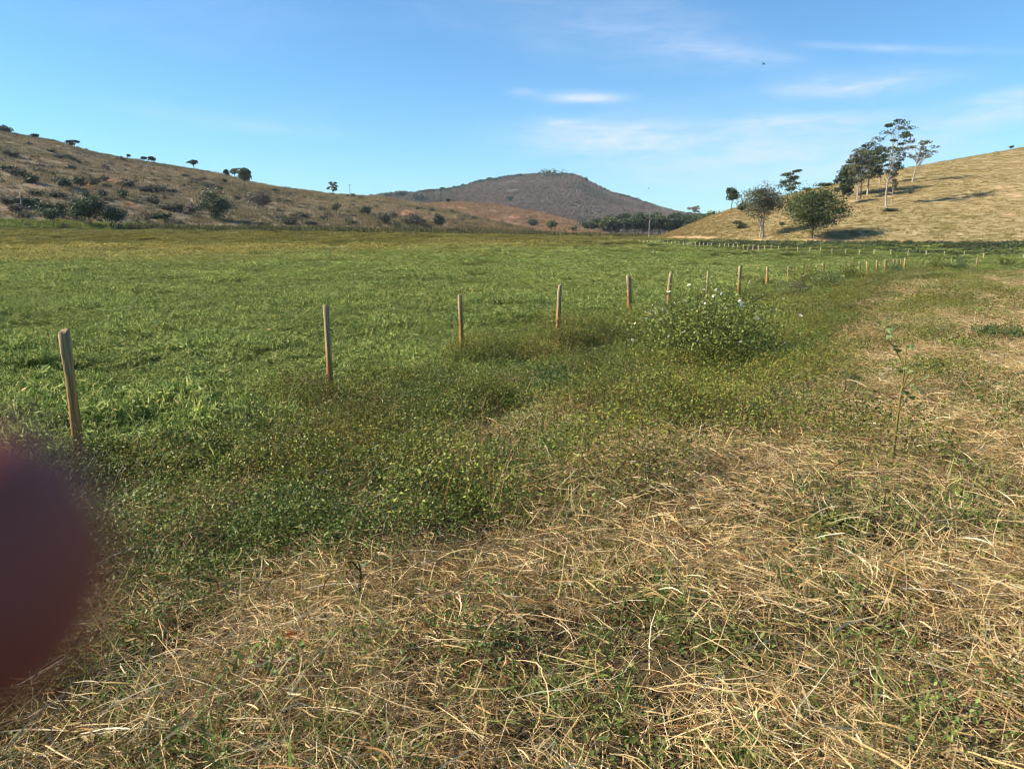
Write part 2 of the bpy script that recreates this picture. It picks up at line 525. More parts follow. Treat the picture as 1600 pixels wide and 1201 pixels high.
# ------------------------------------------------------------------ vegetation: shared pieces
def scatter(name, protos, P, rot, scl, idx, tint, label, cat):
    """one 'stuff' object: instances of small plant patches on the points P"""
    pc = bpy.data.collections.new(name + '_pieces')
    for i, me in enumerate(protos):
        o = bpy.data.objects.new('%s_piece.%03d' % (name, i), me)
        pc.objects.link(o)
    me = bpy.data.meshes.new(name)
    me.vertices.add(len(P))
    me.vertices.foreach_set('co', np.asarray(P, np.float32).ravel())
    def attr(nm, ty, key, data):
        a = me.attributes.new(nm, ty, 'POINT'); a.data.foreach_set(key, np.ascontiguousarray(data).ravel())
    attr('rot', 'FLOAT_VECTOR', 'vector', np.asarray(rot, np.float32))
    attr('scl', 'FLOAT_VECTOR', 'vector', np.asarray(scl, np.float32))
    attr('idx', 'INT', 'value', np.asarray(idx, np.int32))
    attr('tint', 'FLOAT_VECTOR', 'vector', np.asarray(tint, np.float32))
    o = link(name, me)
    ng = bpy.data.node_groups.new(name + '_scatter', 'GeometryNodeTree')
    ng.interface.new_socket('Geometry', in_out='INPUT', socket_type='NodeSocketGeometry')
    ng.interface.new_socket('Geometry', in_out='OUTPUT', socket_type='NodeSocketGeometry')
    n, l = ng.nodes, ng.links
    gi, go = n.new('NodeGroupInput'), n.new('NodeGroupOutput')
    ip = n.new('GeometryNodeInstanceOnPoints')
    ci = n.new('GeometryNodeCollectionInfo')
    ci.inputs['Collection'].default_value = pc
    ci.inputs['Separate Children'].default_value = True
    ci.inputs['Reset Children'].default_value = True
    def na_(nm, ty):
        a = n.new('GeometryNodeInputNamedAttribute'); a.data_type = ty; a.inputs['Name'].default_value = nm
        return [s for s in a.outputs if s.enabled and s.name == 'Attribute'][0]
    l.new(gi.outputs[0], ip.inputs['Points'])
    l.new(ci.outputs[0], ip.inputs['Instance'])
    ip.inputs['Pick Instance'].default_value = True
    l.new(na_('idx', 'INT'), ip.inputs['Instance Index'])
    l.new(na_('rot', 'FLOAT_VECTOR'), ip.inputs['Rotation'])
    l.new(na_('scl', 'FLOAT_VECTOR'), ip.inputs['Scale'])
    l.new(ip.outputs[0], go.inputs[0])
    md = o.modifiers.new('scatter', 'NODES'); md.node_group = ng
    tag(o, label, cat, kind='stuff')
    return o

def pick(a, b, n):
    t = rng.random((n, 1))
    return np.array(a)[None] * (1 - t) + np.array(b)[None] * t

def blade_patch(name, n, rad_, L, Wd, lean, c0, c1, mat, k=4, droop=0.5, base_z=0.0, dead=0.0, zr=0.0, dead_c=((0.4, 0.3, 0.14), (0.5, 0.38, 0.2))):
    """upright grass: n blades over a disc"""
    th, r = rng.random(n) * 6.283, rad_ * np.sqrt(rng.random(n))
    b = np.stack([r * np.cos(th), r * np.sin(th), base_z + zr * rng.random(n) ** 0.8], -1)
    az = rng.random(n) * 6.283
    ln = L[0] + (L[1] - L[0]) * rng.random(n)
    le = lean[0] + (lean[1] - lean[0]) * rng.random(n)
    t = np.linspace(0, 1, k)
    ang_ = le[:, None] + droop * rng.random(n)[:, None] * 2.4 * t[None] ** 1.3
    step = ln[:, None] / (k - 1)
    dz = np.cos(ang_) * step; dh = np.sin(ang_) * step
    z = np.concatenate([np.zeros((n, 1)), np.cumsum(dz[:, :-1], 1)], 1)
    h = np.concatenate([np.zeros((n, 1)), np.cumsum(dh[:, :-1], 1)], 1)
    P = b[:, None, :] + np.stack([h * np.cos(az)[:, None], h * np.sin(az)[:, None], z], -1)
    w = (Wd[0] + (Wd[1] - Wd[0]) * rng.random(n))[:, None] * np.array([0.75, 1.0, 0.8, 0.45, 0.12])[np.linspace(0, 4, k).astype(int)][None]
    tw = az + math.pi / 2 + (rng.random(n) - 0.5) * 1.2
    side = np.stack([np.cos(tw), np.sin(tw), (rng.random(n) - 0.5) * 0.6], -1)
    C = pick(c0, c1, n)
    if dead > 0:
        dm = rng.random(n) < dead
        C[dm] = pick(*dead_c, int(dm.sum()))
    CC = np.repeat(C[:, None, :], k, 1) * (0.85 + 0.3 * t)[None, :, None]
    V, Q, K = ribbons(P, w, side, CC)
    return mesh_np(name, V, Q, K, [mat])

def straw_patch(name, n, rad_, mat, up=0.12):
    """dead grass: strands lying over each other"""
    k = 5
    th, r = rng.random(n) * 6.283, rad_ * np.sqrt(rng.random(n))
    mid = np.stack([r * np.cos(th), r * np.sin(th), 0.01 + 0.15 * rng.random(n) ** 1.5], -1)
    az = rng.random(n) * 6.283
    ln = 0.05 + 0.27 * rng.random(n) ** 1.9
    t = np.linspace(-0.5, 0.5, k)
    pitch = (rng.random(n) - 0.5) * 0.7
    stand = rng.random(n) < up
    pitch[stand] = 0.6 + 0.8 * rng.random(int(stand.sum()))
    d = np.stack([np.cos(az) * np.cos(pitch), np.sin(az) * np.cos(pitch), np.sin(pitch)], -1)
    sd_ = np.stack([-np.sin(az), np.cos(az), np.zeros(n)], -1)
    curl = (rng.random(n) - 0.5) * 0.5
    sag = (rng.random(n) - 0.3) * 0.3
    kink = (rng.random((n, k)) - 0.5) * 0.05
    P = mid[:, None] + d[:, None] * (ln[:, None] * t)[..., None] + sd_[:, None] * (ln[:, None] * (curl[:, None] * (t ** 2 * 2)[None] + kink))[..., None]
    P[..., 2] += ln[:, None] * sag[:, None] * (0.25 - t ** 2)[None] * 1.5
    P[..., 2] = np.maximum(P[..., 2], 0.004)
    w = (0.0016 + 0.0034 * rng.random(n) ** 1.9)[:, None] * np.array([0.5, 1, 1, 0.9, 0.35])[None]
    ro = rng.random(n) * 3.14
    side = sd_ * np.cos(ro)[:, None] + np.array([0, 0, 1.0])[None] * np.sin(ro)[:, None]
    C = pick((0.37, 0.25, 0.11), (0.67, 0.505, 0.29), n)
    q = rng.random(n)
    C[q < 0.16] = pick((0.16, 0.085, 0.035), (0.28, 0.15, 0.06), int((q < 0.16).sum()))
    C[q > 0.93] = pick((0.72, 0.62, 0.42), (0.80, 0.72, 0.55), int((q > 0.93).sum()))
    C[(q > 0.16) & (q < 0.24)] = (0.22, 0.22, 0.07)
    CC = np.repeat(C[:, None], k, 1)
    V, Q, K = ribbons(P, w, side, CC)
    return mesh_np(name, V, Q, K, [mat])

def leaves_at(P, size, C, up=0.6, aspect=0.55, nrm=None):
    """n small pointed leaves (folded diamonds of two triangles each) centred on P"""
    n = len(P)
    N = rng.normal(size=(n, 3)) * (1 - up)
    N[:, 2] += up
    if nrm is not None: N = N + nrm
    N /= np.linalg.norm(N, axis=1)[:, None] + 1e-9
    A = np.cross(N, rng.normal(size=(n, 3)))
    A /= np.linalg.norm(A, axis=1)[:, None] + 1e-9
    B = np.cross(N, A)
    sz = np.broadcast_to(size, (n,))[:, None]
    fold = N * sz * 0.12
    V = np.stack([P - A * sz * 0.5, P + B * sz * aspect * 0.5 + fold, P + A * sz * 0.5, P - B * sz * aspect * 0.5 + fold], 1).reshape(-1, 3)
    i = np.arange(n) * 4
    T = np.concatenate([np.stack([i, i + 1, i + 2], -1), np.stack([i, i + 2, i + 3], -1)])
    return V, T, np.repeat(C, 4, 0)

def weed_patch(name, n, rad_, hgt, size, c0, c1, mat, stems=18, stem_c=((0.16, 0.07, 0.035), (0.26, 0.16, 0.06)), red=0.05):
    """creeping broad-leaved weed: a low cushion of small leaves on wiry stems"""
    B = Bag()
    th, r = rng.random(n) * 6.283, rad_ * np.sqrt(rng.random(n))
    dome = hgt * (1 - (r / rad_) ** 2 * 0.75)
    P = np.stack([r * np.cos(th), r * np.sin(th), dome * (0.35 + 0.75 * rng.random(n) ** 0.6)], -1)
    C = pick(c0, c1, n)
    q = rng.random(n)
    C[q < red] = pick((0.22, 0.10, 0.04), (0.30, 0.2, 0.06), int((q < red).sum()))
    V, T, K = leaves_at(P, size * (0.6 + 0.8 * rng.random(n)), C, 0.55, 0.6)
    B.add(V, T=T, C=K)
    k = 4
    th, r = rng.random(stems) * 6.283, rad_ * 0.8 * np.sqrt(rng.random(stems))
    b = np.stack([r * np.cos(th), r * np.sin(th), np.zeros(stems)], -1)
    az = rng.random(stems) * 6.283
    t = np.linspace(0, 1, k)
    ln = hgt * (0.5 + 0.6 * rng.random(stems))
    h = ln[:, None] * t * (0.2 + 0.8 * rng.random(stems))[:, None]
    z = ln[:, None] * np.sin(t * 1.4)[None] * 0.95
    P = b[:, None] + np.stack([h * np.cos(az)[:, None], h * np.sin(az)[:, None], z], -1)
    V, Q, K = ribbons(P, np.full((stems, k), 0.0035), np.stack([-np.sin(az), np.cos(az), 0 * az], -1), np.repeat(pick(*stem_c, stems)[:, None], k, 1))
    B.add(V, Q, C=K)
    return B.mesh(name, [mat])

# ---- the zones of the near ground, as outlines on the ground seen from where one stands
FENCE = np.array([(-400, 890), (120, 735), (515, 628), (719, 567), (872, 532), (980, 505), (1100, 479), (1197, 457), (1342, 433), (1415, 428), (1600, 424), (2200, 420)], float)
MATLO = np.array([(-400, 1000), (150, 800), (250, 835), (380, 855), (520, 850), (650, 815), (740, 745), (830, 675), (940, 640), (1080, 635), (1200, 610), (1270, 555), (1340, 478), (1420, 440), (1600, 428), (2200, 424)], float)
def zones(x, y):
    z = ground_z(x, y)
    qx, qy = project(x, y, z)
    fy = np.interp(qx, FENCE[:, 0], FENCE[:, 1]); my = np.interp(qx, MATLO[:, 0], MATLO[:, 1])
    n1 = fbm(x * 0.9, y * 0.9, 41) - 0.5
    n2 = fbm(x * 0.35, y * 0.35, 61) - 0.5
    sc = np.clip((qy - 360) / 240, 0.06, 2)       # pixels per metre fall off towards the horizon
    field = 1 / (1 + np.exp(np.clip((qy - fy - 4 * sc + n1 * 80 * sc) / (7 * sc), -40, 40)))
    dry = 1 / (1 + np.exp(np.clip(-(qy - my - 22 * sc + (n1 * 190 + n2 * 130) * sc) / (20 * sc), -40, 40)))
    dry = dry * (1 - field)
    mat_ = (1 - field) * (1 - dry)
    return z, qx, qy, field, mat_, dry

def polar(N, Y0, Y1, knee, smax=1.0):
    """points over the view wedge: even density up to the knee, then thinning as 1/Y^2"""
    a = (min(knee, Y1) ** 2 - Y0 ** 2) / 2
    b = knee ** 2 * math.log(Y1 / knee) if Y1 > knee else 0
    u = rng.random(N)
    near = u < a / (a + b)
    Y = np.where(near, np.sqrt(Y0 ** 2 + rng.random(N) * (min(knee, Y1) ** 2 - Y0 ** 2)), knee * np.exp(rng.random(N) * math.log(max(Y1 / knee, 1.0001))))
    s = (rng.random(N) * 2 - 1) * smax
    return s * Y, Y

def rots(n, tilt=0.12):
    return np.stack([(rng.random(n) - 0.5) * 2 * tilt, (rng.random(n) - 0.5) * 2 * tilt, rng.random(n) * 6.283], -1)

# ---- water first, so that the grass leaves it free
wc = hit(178, 381.2)
WPOOLS = [(wc.x, wc.y, 6.5, 5.0), (hit(4, 385).x, hit(4, 385).y, 4.0, 3.0), (hit(470, 376.5).x, hit(470, 376.5).y, 2.5, 2.5)]
m, n_, l_ = new_mat('pond_water')
o_ = n_.new('ShaderNodeOutputMaterial'); p_ = n_.new('ShaderNodeBsdfPrincipled')
p_.inputs['Base Color'].default_value = (0.03, 0.035, 0.03, 1); p_.inputs['Roughness'].default_value = 0.06
nz_ = n_.new('ShaderNodeTexNoise'); nz_.inputs['Scale'].default_value = 3
b_ = n_.new('ShaderNodeBump'); b_.inputs['Strength'].default_value = 0.08
l_.new(nz_.outputs['Fac'], b_.inputs['Height']); l_.new(b_.outputs[0], p_.inputs['Normal']); l_.new(p_.outputs[0], o_.inputs[0])
M_WATER = m
for (x0, y0, a_, c_) in WPOOLS:
    B = Bag()
    ns = 40
    th = np.linspace(0, 6.283, ns, endpoint=False)
    rr = 1 + 0.18 * np.sin(th * 3 + x0) + 0.1 * np.sin(th * 5)
    V = np.stack([x0 + a_ * rr * np.cos(th), y0 + c_ * rr * np.sin(th), np.full(ns, float(ground_z(x0, y0)) + 0.16)], -1)
    V = np.concatenate([V, [[x0, y0, V[0, 2]]]])
    B.add(V, T=[(j, (j + 1) % ns, ns) for j in range(ns)])
    tag(link('water', B.mesh('water', [M_WATER])), kind='structure')
def in_pool(x, y, grow=1.0):
    r = np.zeros(x.shape, bool)
    for (x0, y0, a_, c_) in WPOOLS: r |= ((x - x0) / (a_ * grow)) ** 2 + ((y - y0) / (c_ * grow)) ** 2 < 1
    return r

# ---- straw
protos = [straw_patch('straw', 430, 0.50, M_STRAW, u) for u in (0.05, 0.08, 0.12, 0.16, 0.2, 0.3)]
x, y = polar(10600, 1.1, 60, 12, 1.3)
z, qx, qy, f_, m_, d_ = zones(x, y)
bare = fbm(x * 0.8, y * 0.8, 91)
hol = fbm(x * 2.1, y * 2.1, 9, 3)
keep = rng.random(len(x)) < d_ * np.clip(1.05 - 0.6 * sstep(0.45, 0.65, bare), 0.22, 1) * (0.6 + 0.4 * sstep(0.32, 0.5, hol)) + 0.04 * m_
x, y, z, qy = x[keep], y[keep], z[keep], qy[keep]
k_ = np.clip(y / 12, 1, 4)
br = 0.75 + 0.5 * rng.random((len(x), 1))
scatter('dry_grass', protos, np.stack([x, y, z], -1), rots(len(x)), np.stack([k_, k_, k_ ** 0.25 * (0.7 + 0.8 * rng.random(len(x)))], -1),
        rng.integers(0, 6, len(x)), br * np.array([[1, 0.98, 0.9]]), 'matted pale straw and dead grass across the foreground', 'dry grass')

# ---- green growth amid the straw
protos = [blade_patch('green_tuft', 26, 0.14, (0.06, 0.20), (0.005, 0.010), (0.3, 1.3), (0.10, 0.155, 0.03), (0.24, 0.28, 0.075), M_GRASS, 4, 0.5, 0.0, 0.15) for _ in range(4)] + \
         [weed_patch('green_weed', 130, 0.19, 0.12, 0.021, (0.07, 0.12, 0.022), (0.20, 0.24, 0.055), M_WEED, 10) for _ in range(2)]
x, y = polar(26000, 1.1, 60, 12, 1.3)
z, qx, qy, f_, m_, d_ = zones(x, y)
cl = fbm(x * 0.8, y * 0.8, 91); cl2 = fbm(x * 2.2, y * 2.2, 17)
lefty = sstep(1250, 350, qx)
keep = rng.random(len(x)) < (0.75 + 0.45 * lefty) * d_ * np.clip(0.55 + 0.45 * sstep(0.40, 0.60, cl) + 0.5 * sstep(0.45, 0.65, cl2), 0, 1)
x, y, z = x[keep], y[keep], z[keep]
k_ = np.clip(y / 12, 1, 2.5) * (0.7 + 0.6 * rng.random(len(x)))
br = 0.7 + 0.6 * rng.random((len(x), 1))
scatter('green_weeds', protos, np.stack([x, y, z + 0.05], -1), rots(len(x), 0.2), np.stack([k_] * 3, -1), rng.integers(0, 6, len(x)),
        br * np.array([[1, 1, 1]]), 'fresh green weeds sprouting through the straw', 'weeds')

# ---- creeping olive weeds along the fence
protos = [weed_patch('creeper', 860, 0.50, h_, 0.023, (0.068, 0.105, 0.016), (0.28, 0.285, 0.058), M_WEED, 16, red=r_) for h_, r_ in ((0.20, .05), (0.28, .06), (0.34, .04), (0.40, .16), (0.30, .03), (0.46, .05))]
x, y = polar(11000, 2.5, 75, 12, 1.3)
z, qx, qy, f_, m_, d_ = zones(x, y)
n3 = fbm(x * 0.7, y * 0.7, 123); n4 = fbm(x * 2.0, y * 2.0, 7)
keep = rng.random(len(x)) < m_ * np.clip(0.6 + 0.9 * (n4 - 0.25), 0.5, 1) + 0.09 * d_ * (n3 > 0.52) * (y > 4.8)
x, y, z, qx, qy, n3, n4 = [a[keep] for a in (x, y, z, qx, qy, n3, n4)]
k_ = np.clip(y / 12, 1, 4.5)
hz = 0.75 + 0.5 * rng.random(len(x))
fd = np.abs((x - P1[0]) * FN[0] + (y - P1[1]) * FN[1])
lift = (0.20 + 0.8 * sstep(0.3, 1.3, fd)) * (0.17 * sstep(0.45, 0.72, n3) + 0.28 * sstep(0.45, 0.7, n4) * (0.4 + 0.6 * rng.random(len(x)))) * (1 - 0.75 * sstep(12, 32, y))
t_ = np.clip((n4 - 0.35) * 3 + (rng.random(len(x)) - 0.5) * 0.5, 0, 1)[:, None]
tint = (np.array([[0.70, 0.92, 0.85]]) * (1 - t_) + np.array([[1.08, 1.0, 0.8]]) * t_) * (0.5 + 0.85 * rng.random((len(x), 1)))
scatter('creeping_weeds', protos, np.stack([x, y, z - 0.03 + lift], -1), rots(len(x), 0.25), np.stack([k_, k_, hz], -1), rng.integers(0, 6, len(x)),
        tint, 'olive green creeping weeds matted along the near fence', 'weeds')

# ---- the green field
def carpet_patch(name, n, rad_, seed):
    B = Bag()
    th, r = rng.random(n) * 6.283, rad_ * np.sqrt(rng.random(n))
    x_, y_ = r * np.cos(th), r * np.sin(th)
    lump = 0.07 + 0.16 * vnoise(x_ * 5 + seed * 9, y_ * 5, seed)
    P = np.stack([x_, y_, lump * (0.25 + 0.85 * rng.random(n) ** 0.7)], -1)
    C = pick((0.095, 0.145, 0.028), (0.33, 0.365, 0.125), n)
    q = rng.random(n)
    C[q < 0.04] = pick((0.34, 0.27, 0.10), (0.42, 0.34, 0.16), int((q < 0.04).sum()))
    V, T, K = leaves_at(P, 0.055 + 0.085 * rng.random(n), C, 0.30, 0.17)
    return B.add(V, T=T, C=K).mesh(name, [M_GRASS])
protos = [carpet_patch('field_leaves', 1250, 0.60, k) for k in range(3)] + [blade_patch('field_blades', 520, 0.60, (0.08, 0.22), (0.006, 0.012), (0.3, 1.5), (0.07, 0.115, 0.02), (0.20, 0.23, 0.07), M_GRASS, 4, 0.4, 0, 0.03, zr=0.10)]
x, y = polar(20000, 3.0, 300, 20, 1.32)
z, qx, qy, f_, m_, d_ = zones(x, y)
keep = (rng.random(len(x)) < f_) & ~in_pool(x, y)
x, y, z, qx, qy = [a[keep] for a in (x, y, z, qx, qy)]
k_ = np.clip(y / 20, 1, 6)
nA, nB = fbm(x * 0.06, y * 0.06, 201), fbm(x * 0.5, y * 0.5, 205)
# height: lush dark tufts near the fence, lower and browner in the far marsh
edge = np.interp(qx, [-400, 0, 300, 600, 800, 950, 1100, 2200], [414, 411, 405, 396, 390, 382, 370, 362]) + (nA - 0.5) * 26
marsh = 1 / (1 + np.exp(np.clip((qy - edge) / 5.0, -40, 40)))
olive = 1 / (1 + np.exp(np.clip((qy - 386 - (nA - 0.5) * 10 + np.clip(qx - 500, 0, 900) * 0.012) / 2.0, -40, 40)))
mound = 1 / (1 + np.exp(np.clip((qy - 362.5) / 1.2, -40, 40))) * (qx < 330)
G = np.array([[1.22, 1.22, 1.15]]); TAN = np.array([[1.75, 1.27, 1.25]]); OL = np.array([[1.12, 0.88, 0.75]]); MO = np.array([[0.95, 0.9, 0.8]])
tint = G * (1 - marsh[:, None]) + TAN * marsh[:, None]
tint = tint * (1 - olive[:, None]) + OL * olive[:, None]
tint = tint * (1 - mound[:, None]) + MO * mound[:, None]
warm = np.clip((fbm(x * 0.16, y * 0.16, 207) - 0.45) * 2.5, 0, 1)[:, None]
tint = tint * (1 - warm * 0.25) + tint * np.array([[1.4, 1.02, 0.9]]) * warm * 0.25
tint = tint * (0.72 + 0.4 * nB[:, None] + 0.25 * rng.random((len(x), 1)))
hz = (0.75 + 0.7 * sstep(0.38, 0.72, nB)) * (0.8 + 0.4 * rng.random(len(x)))
hz = hz * (1 + 0.5 * marsh * (1 - olive)) * (1 + 0.04 * (k_ - 1))
scatter('field_grass', protos, np.stack([x, y, z - 0.02], -1), rots(len(x)), np.stack([k_, k_, hz], -1), rng.integers(0, 4, len(x)), tint,
        'lush green grass of the wide open field, tan towards its far side', 'grass')

# ---- rough grass on the hills
def hill_cover(h, name, N, protos, size, tintf, label, cat, vmax=1.02, kk=1.0, zf=1.0):
    px = h.lo + (h.hi - h.lo) * rng.random(N); v = rng.random(N) ** kk * vmax
    m_ = (px > -620) & (px < 2250)
    px, v = px[m_], v[m_]
    x, y, z = h.pos(px, v)
    qx, qy = project(x, y, z)
    t, keep, s = tintf(x, y, qx, qy, v)
    keep = keep & (rng.random(len(x)) > 1.4 * (h.soil_at(qx, qy) > 0.3) * h.soil_at(qx, qy))
    x, y, z, t, s = x[keep], y[keep], z[keep], t[keep], s[keep]
    n = len(x)
    sc = size * (0.6 + 0.8 * rng.random(n)) * s
    return scatter(name, protos, np.stack([x, y, z - 0.05], -1), rots(n, 0.2), np.stack([sc, sc, sc * zf * (0.6 + 0.6 * rng.random(n))], -1), rng.integers(0, len(protos), n), t, label, cat)

tufts = [blade_patch('hill_tuft', 34, 0.9, (0.25, 0.75), (0.05, 0.11), (0.1, 0.9), (0.55, 0.5, 0.42), (1.0, 0.95, 0.85), M_STRAW, 3, 0.5) for _ in range(4)]
def tR(x, y, qx, qy, v):
    n1 = fbm(x * 0.06, y * 0.06, 301); n2 = fbm(x * 0.25, y * 0.25, 303)
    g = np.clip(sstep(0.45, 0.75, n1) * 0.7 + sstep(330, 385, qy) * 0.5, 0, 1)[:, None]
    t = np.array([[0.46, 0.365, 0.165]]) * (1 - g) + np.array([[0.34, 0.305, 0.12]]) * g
    return t * (0.8 + 0.4 * n2[:, None]), np.ones(len(x), bool), np.ones(len(x))
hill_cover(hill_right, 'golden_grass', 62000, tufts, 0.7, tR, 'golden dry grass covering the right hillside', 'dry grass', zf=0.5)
def tL(x, y, qx, qy, v):
    n1 = fbm(x * 0.035, y * 0.035, 311); n2 = fbm(x * 0.2, y * 0.2, 313)
    g = sstep(0.4, 0.7, n1)[:, None]
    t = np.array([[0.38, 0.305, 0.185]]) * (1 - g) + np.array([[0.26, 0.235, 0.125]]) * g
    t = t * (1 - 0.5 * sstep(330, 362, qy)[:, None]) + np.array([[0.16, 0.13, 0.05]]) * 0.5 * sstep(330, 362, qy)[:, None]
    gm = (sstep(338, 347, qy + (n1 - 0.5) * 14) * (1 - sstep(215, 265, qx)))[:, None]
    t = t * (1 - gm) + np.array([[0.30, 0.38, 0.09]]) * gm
    return t * (0.6 + 0.8 * n2[:, None]), rng.random(len(x)) < 0.35 + 0.9 * n2 + gm[:, 0], 1 - 0.3 * gm[:, 0]
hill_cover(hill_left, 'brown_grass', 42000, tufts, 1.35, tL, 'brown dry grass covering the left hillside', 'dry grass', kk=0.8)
def tM(x, y, qx, qy, v):
    n2 = fbm(x * 0.1, y * 0.1, 333)
    return np.array([[0.38, 0.26, 0.16]]) * (0.6 + 0.8 * n2[:, None]), n2 > 0.35, np.ones(len(x))
hill_cover(hill_middle, 'thin_grass', 9000, tufts, 1.7, tM, 'thin reddish grass on the low middle hill', 'dry grass')

def bush_patch(name, n, w, h, size, c0, c1, mat):
    P = rng.normal(size=(n, 3)); P /= np.linalg.norm(P, axis=1)[:, None]
    P *= (rng.random(n) ** 0.35)[:, None]
    lump = 0.75 + 0.5 * vnoise(P[:, 0] * 2.5 + 5, P[:, 1] * 2.5 + P[:, 2] * 2, int(rng.integers(0, 999)))
    P = P * lump[:, None] * np.array([[w, w, h]])
    P[:, 2] = np.abs(P[:, 2] + 0.35 * h)
    V, T, K = leaves_at(P, size * (0.6 + 0.8 * rng.random(n)), pick(c0, c1, n), 0.35, 0.7)
    B = Bag(); B.add(V, T=T, C=K)
    return B.mesh(name, [mat])
scrubs = [bush_patch('scrub', 130, 1.0, 0.75, 0.34, (0.6, 0.6, 0.55), (1, 1, 1), M_WEED) for _ in range(5)]
def tS(x, y, qx, qy, v):
    n1 = fbm(x * 0.03, y * 0.03, 321); d = sstep(0.42, 0.7, n1)
    t = np.array([[0.085, 0.085, 0.045]]) + rng.random((len(x), 1)) * np.array([[0.09, 0.055, 0.03]])
    return t, rng.random(len(x)) < 0.06 + 0.6 * d * sstep(215, 300, qy), 0.5 + rng.random(len(x)) ** 2 * 1.1
hill_cover(hill_left, 'hillside_scrub', 5200, scrubs, 1.0, tS, 'small tangled scrub dotted over the brown left hillside', 'scrub', vmax=1.0)
def tMo(x, y, qx, qy, v):
    n1 = fbm(x * 0.006, y * 0.006, 341); n2 = fbm(x * 0.02, y * 0.02, 343)
    g = sstep(0.45, 0.7, n1)[:, None]
    t = np.array([[0.27, 0.20, 0.145]]) * (1 - g) + np.array([[0.17, 0.15, 0.09]]) * g
    top = (sstep(0.82, 0.95, v) * sstep(0.4, 0.55, n2))[:, None]
    t = t * (1 - top) + np.array([[0.05, 0.075, 0.03]]) * top
    return t * (0.85 + 0.3 * rng.random((len(x), 1))), n2 > 0.25, 0.6 + 0.7 * n2
hill_cover(mountain, 'mountain_bushes', 32000, scrubs, 3.4, tMo, 'dry purplish scrub woodland covering the distant mountain', 'scrub', vmax=1.01)

# ---- banks of rank growth at the feet of the hills
def bank(name, N, xr, ylo, yhi, size, tint, label, hz=1.0, pro=None):
    pro = pro or scrubs
    P = []
    while len(P) < N:
        px = xr[0] + (xr[1] - xr[0]) * rng.random()
        a, b = np.interp(px, ylo[0], ylo[1]), np.interp(px, yhi[0], yhi[1])
        p = hit(px, a + (b - a) * rng.random() ** 0.8)
        P.append(p)
    P = np.array(P)
    n1 = fbm(P[:, 0] * 0.06, P[:, 1] * 0.06, 401)
    n = len(P)
    sc = size * (0.6 + 0.8 * rng.random(n)) * (0.6 + 0.8 * n1)
    t = np.array([tint]) * (0.6 + 0.7 * n1[:, None]) * (0.75 + 0.5 * rng.random((n, 1)))
    scatter(name, pro, P, rots(n, 0.1), np.stack([sc * 1.3, sc * 1.3, sc * hz], -1), rng.integers(0, len(pro), n), t, label, 'grass' if 'grass' in name else 'scrub')
bank('reed_bank', 2600, (200, 1000), ([200, 300, 600, 800, 1000], [354, 358, 359, 363, 367]), ([200, 300, 600, 800, 1000], [360, 362, 366, 369, 373]), 1.5, (0.125, 0.125, 0.045), 'dark olive reeds along the foot of the left hill', 1.1, tufts)
bank('mound_grass', 2400, (-150, 250), ([-150, 0, 150, 250], [338, 342, 347, 353]), ([-150, 0, 150, 250], [352, 355, 358, 360]), 0.9, (0.36, 0.44, 0.11), 'bright green grass on the mound under the trees at left', 0.5, tufts)
bank('roadside_weeds', 3200, (1040, 1900), ([1040, 1200, 1270, 1400, 1900], [378, 380, 381, 380, 382]), ([1040, 1200, 1300, 1450, 1900], [383, 387, 391, 400, 404]), 0.55, (0.115, 0.14, 0.05), 'dark green weeds along the foot of the golden hill', 0.9)

# ------------------------------------------------------------------ trees
GREEN_D = ((0.028, 0.050, 0.018), (0.078, 0.108, 0.036))
GREEN_M = ((0.042, 0.072, 0.018), (0.12, 0.14, 0.04))
GREY_G = ((0.085, 0.095, 0.050), (0.17, 0.165, 0.090))
DRY_G = ((0.10, 0.085, 0.06), (0.17, 0.14, 0.10))
BARK_P = (0.36, 0.31, 0.25)
BARK_D = (0.12, 0.095, 0.07)

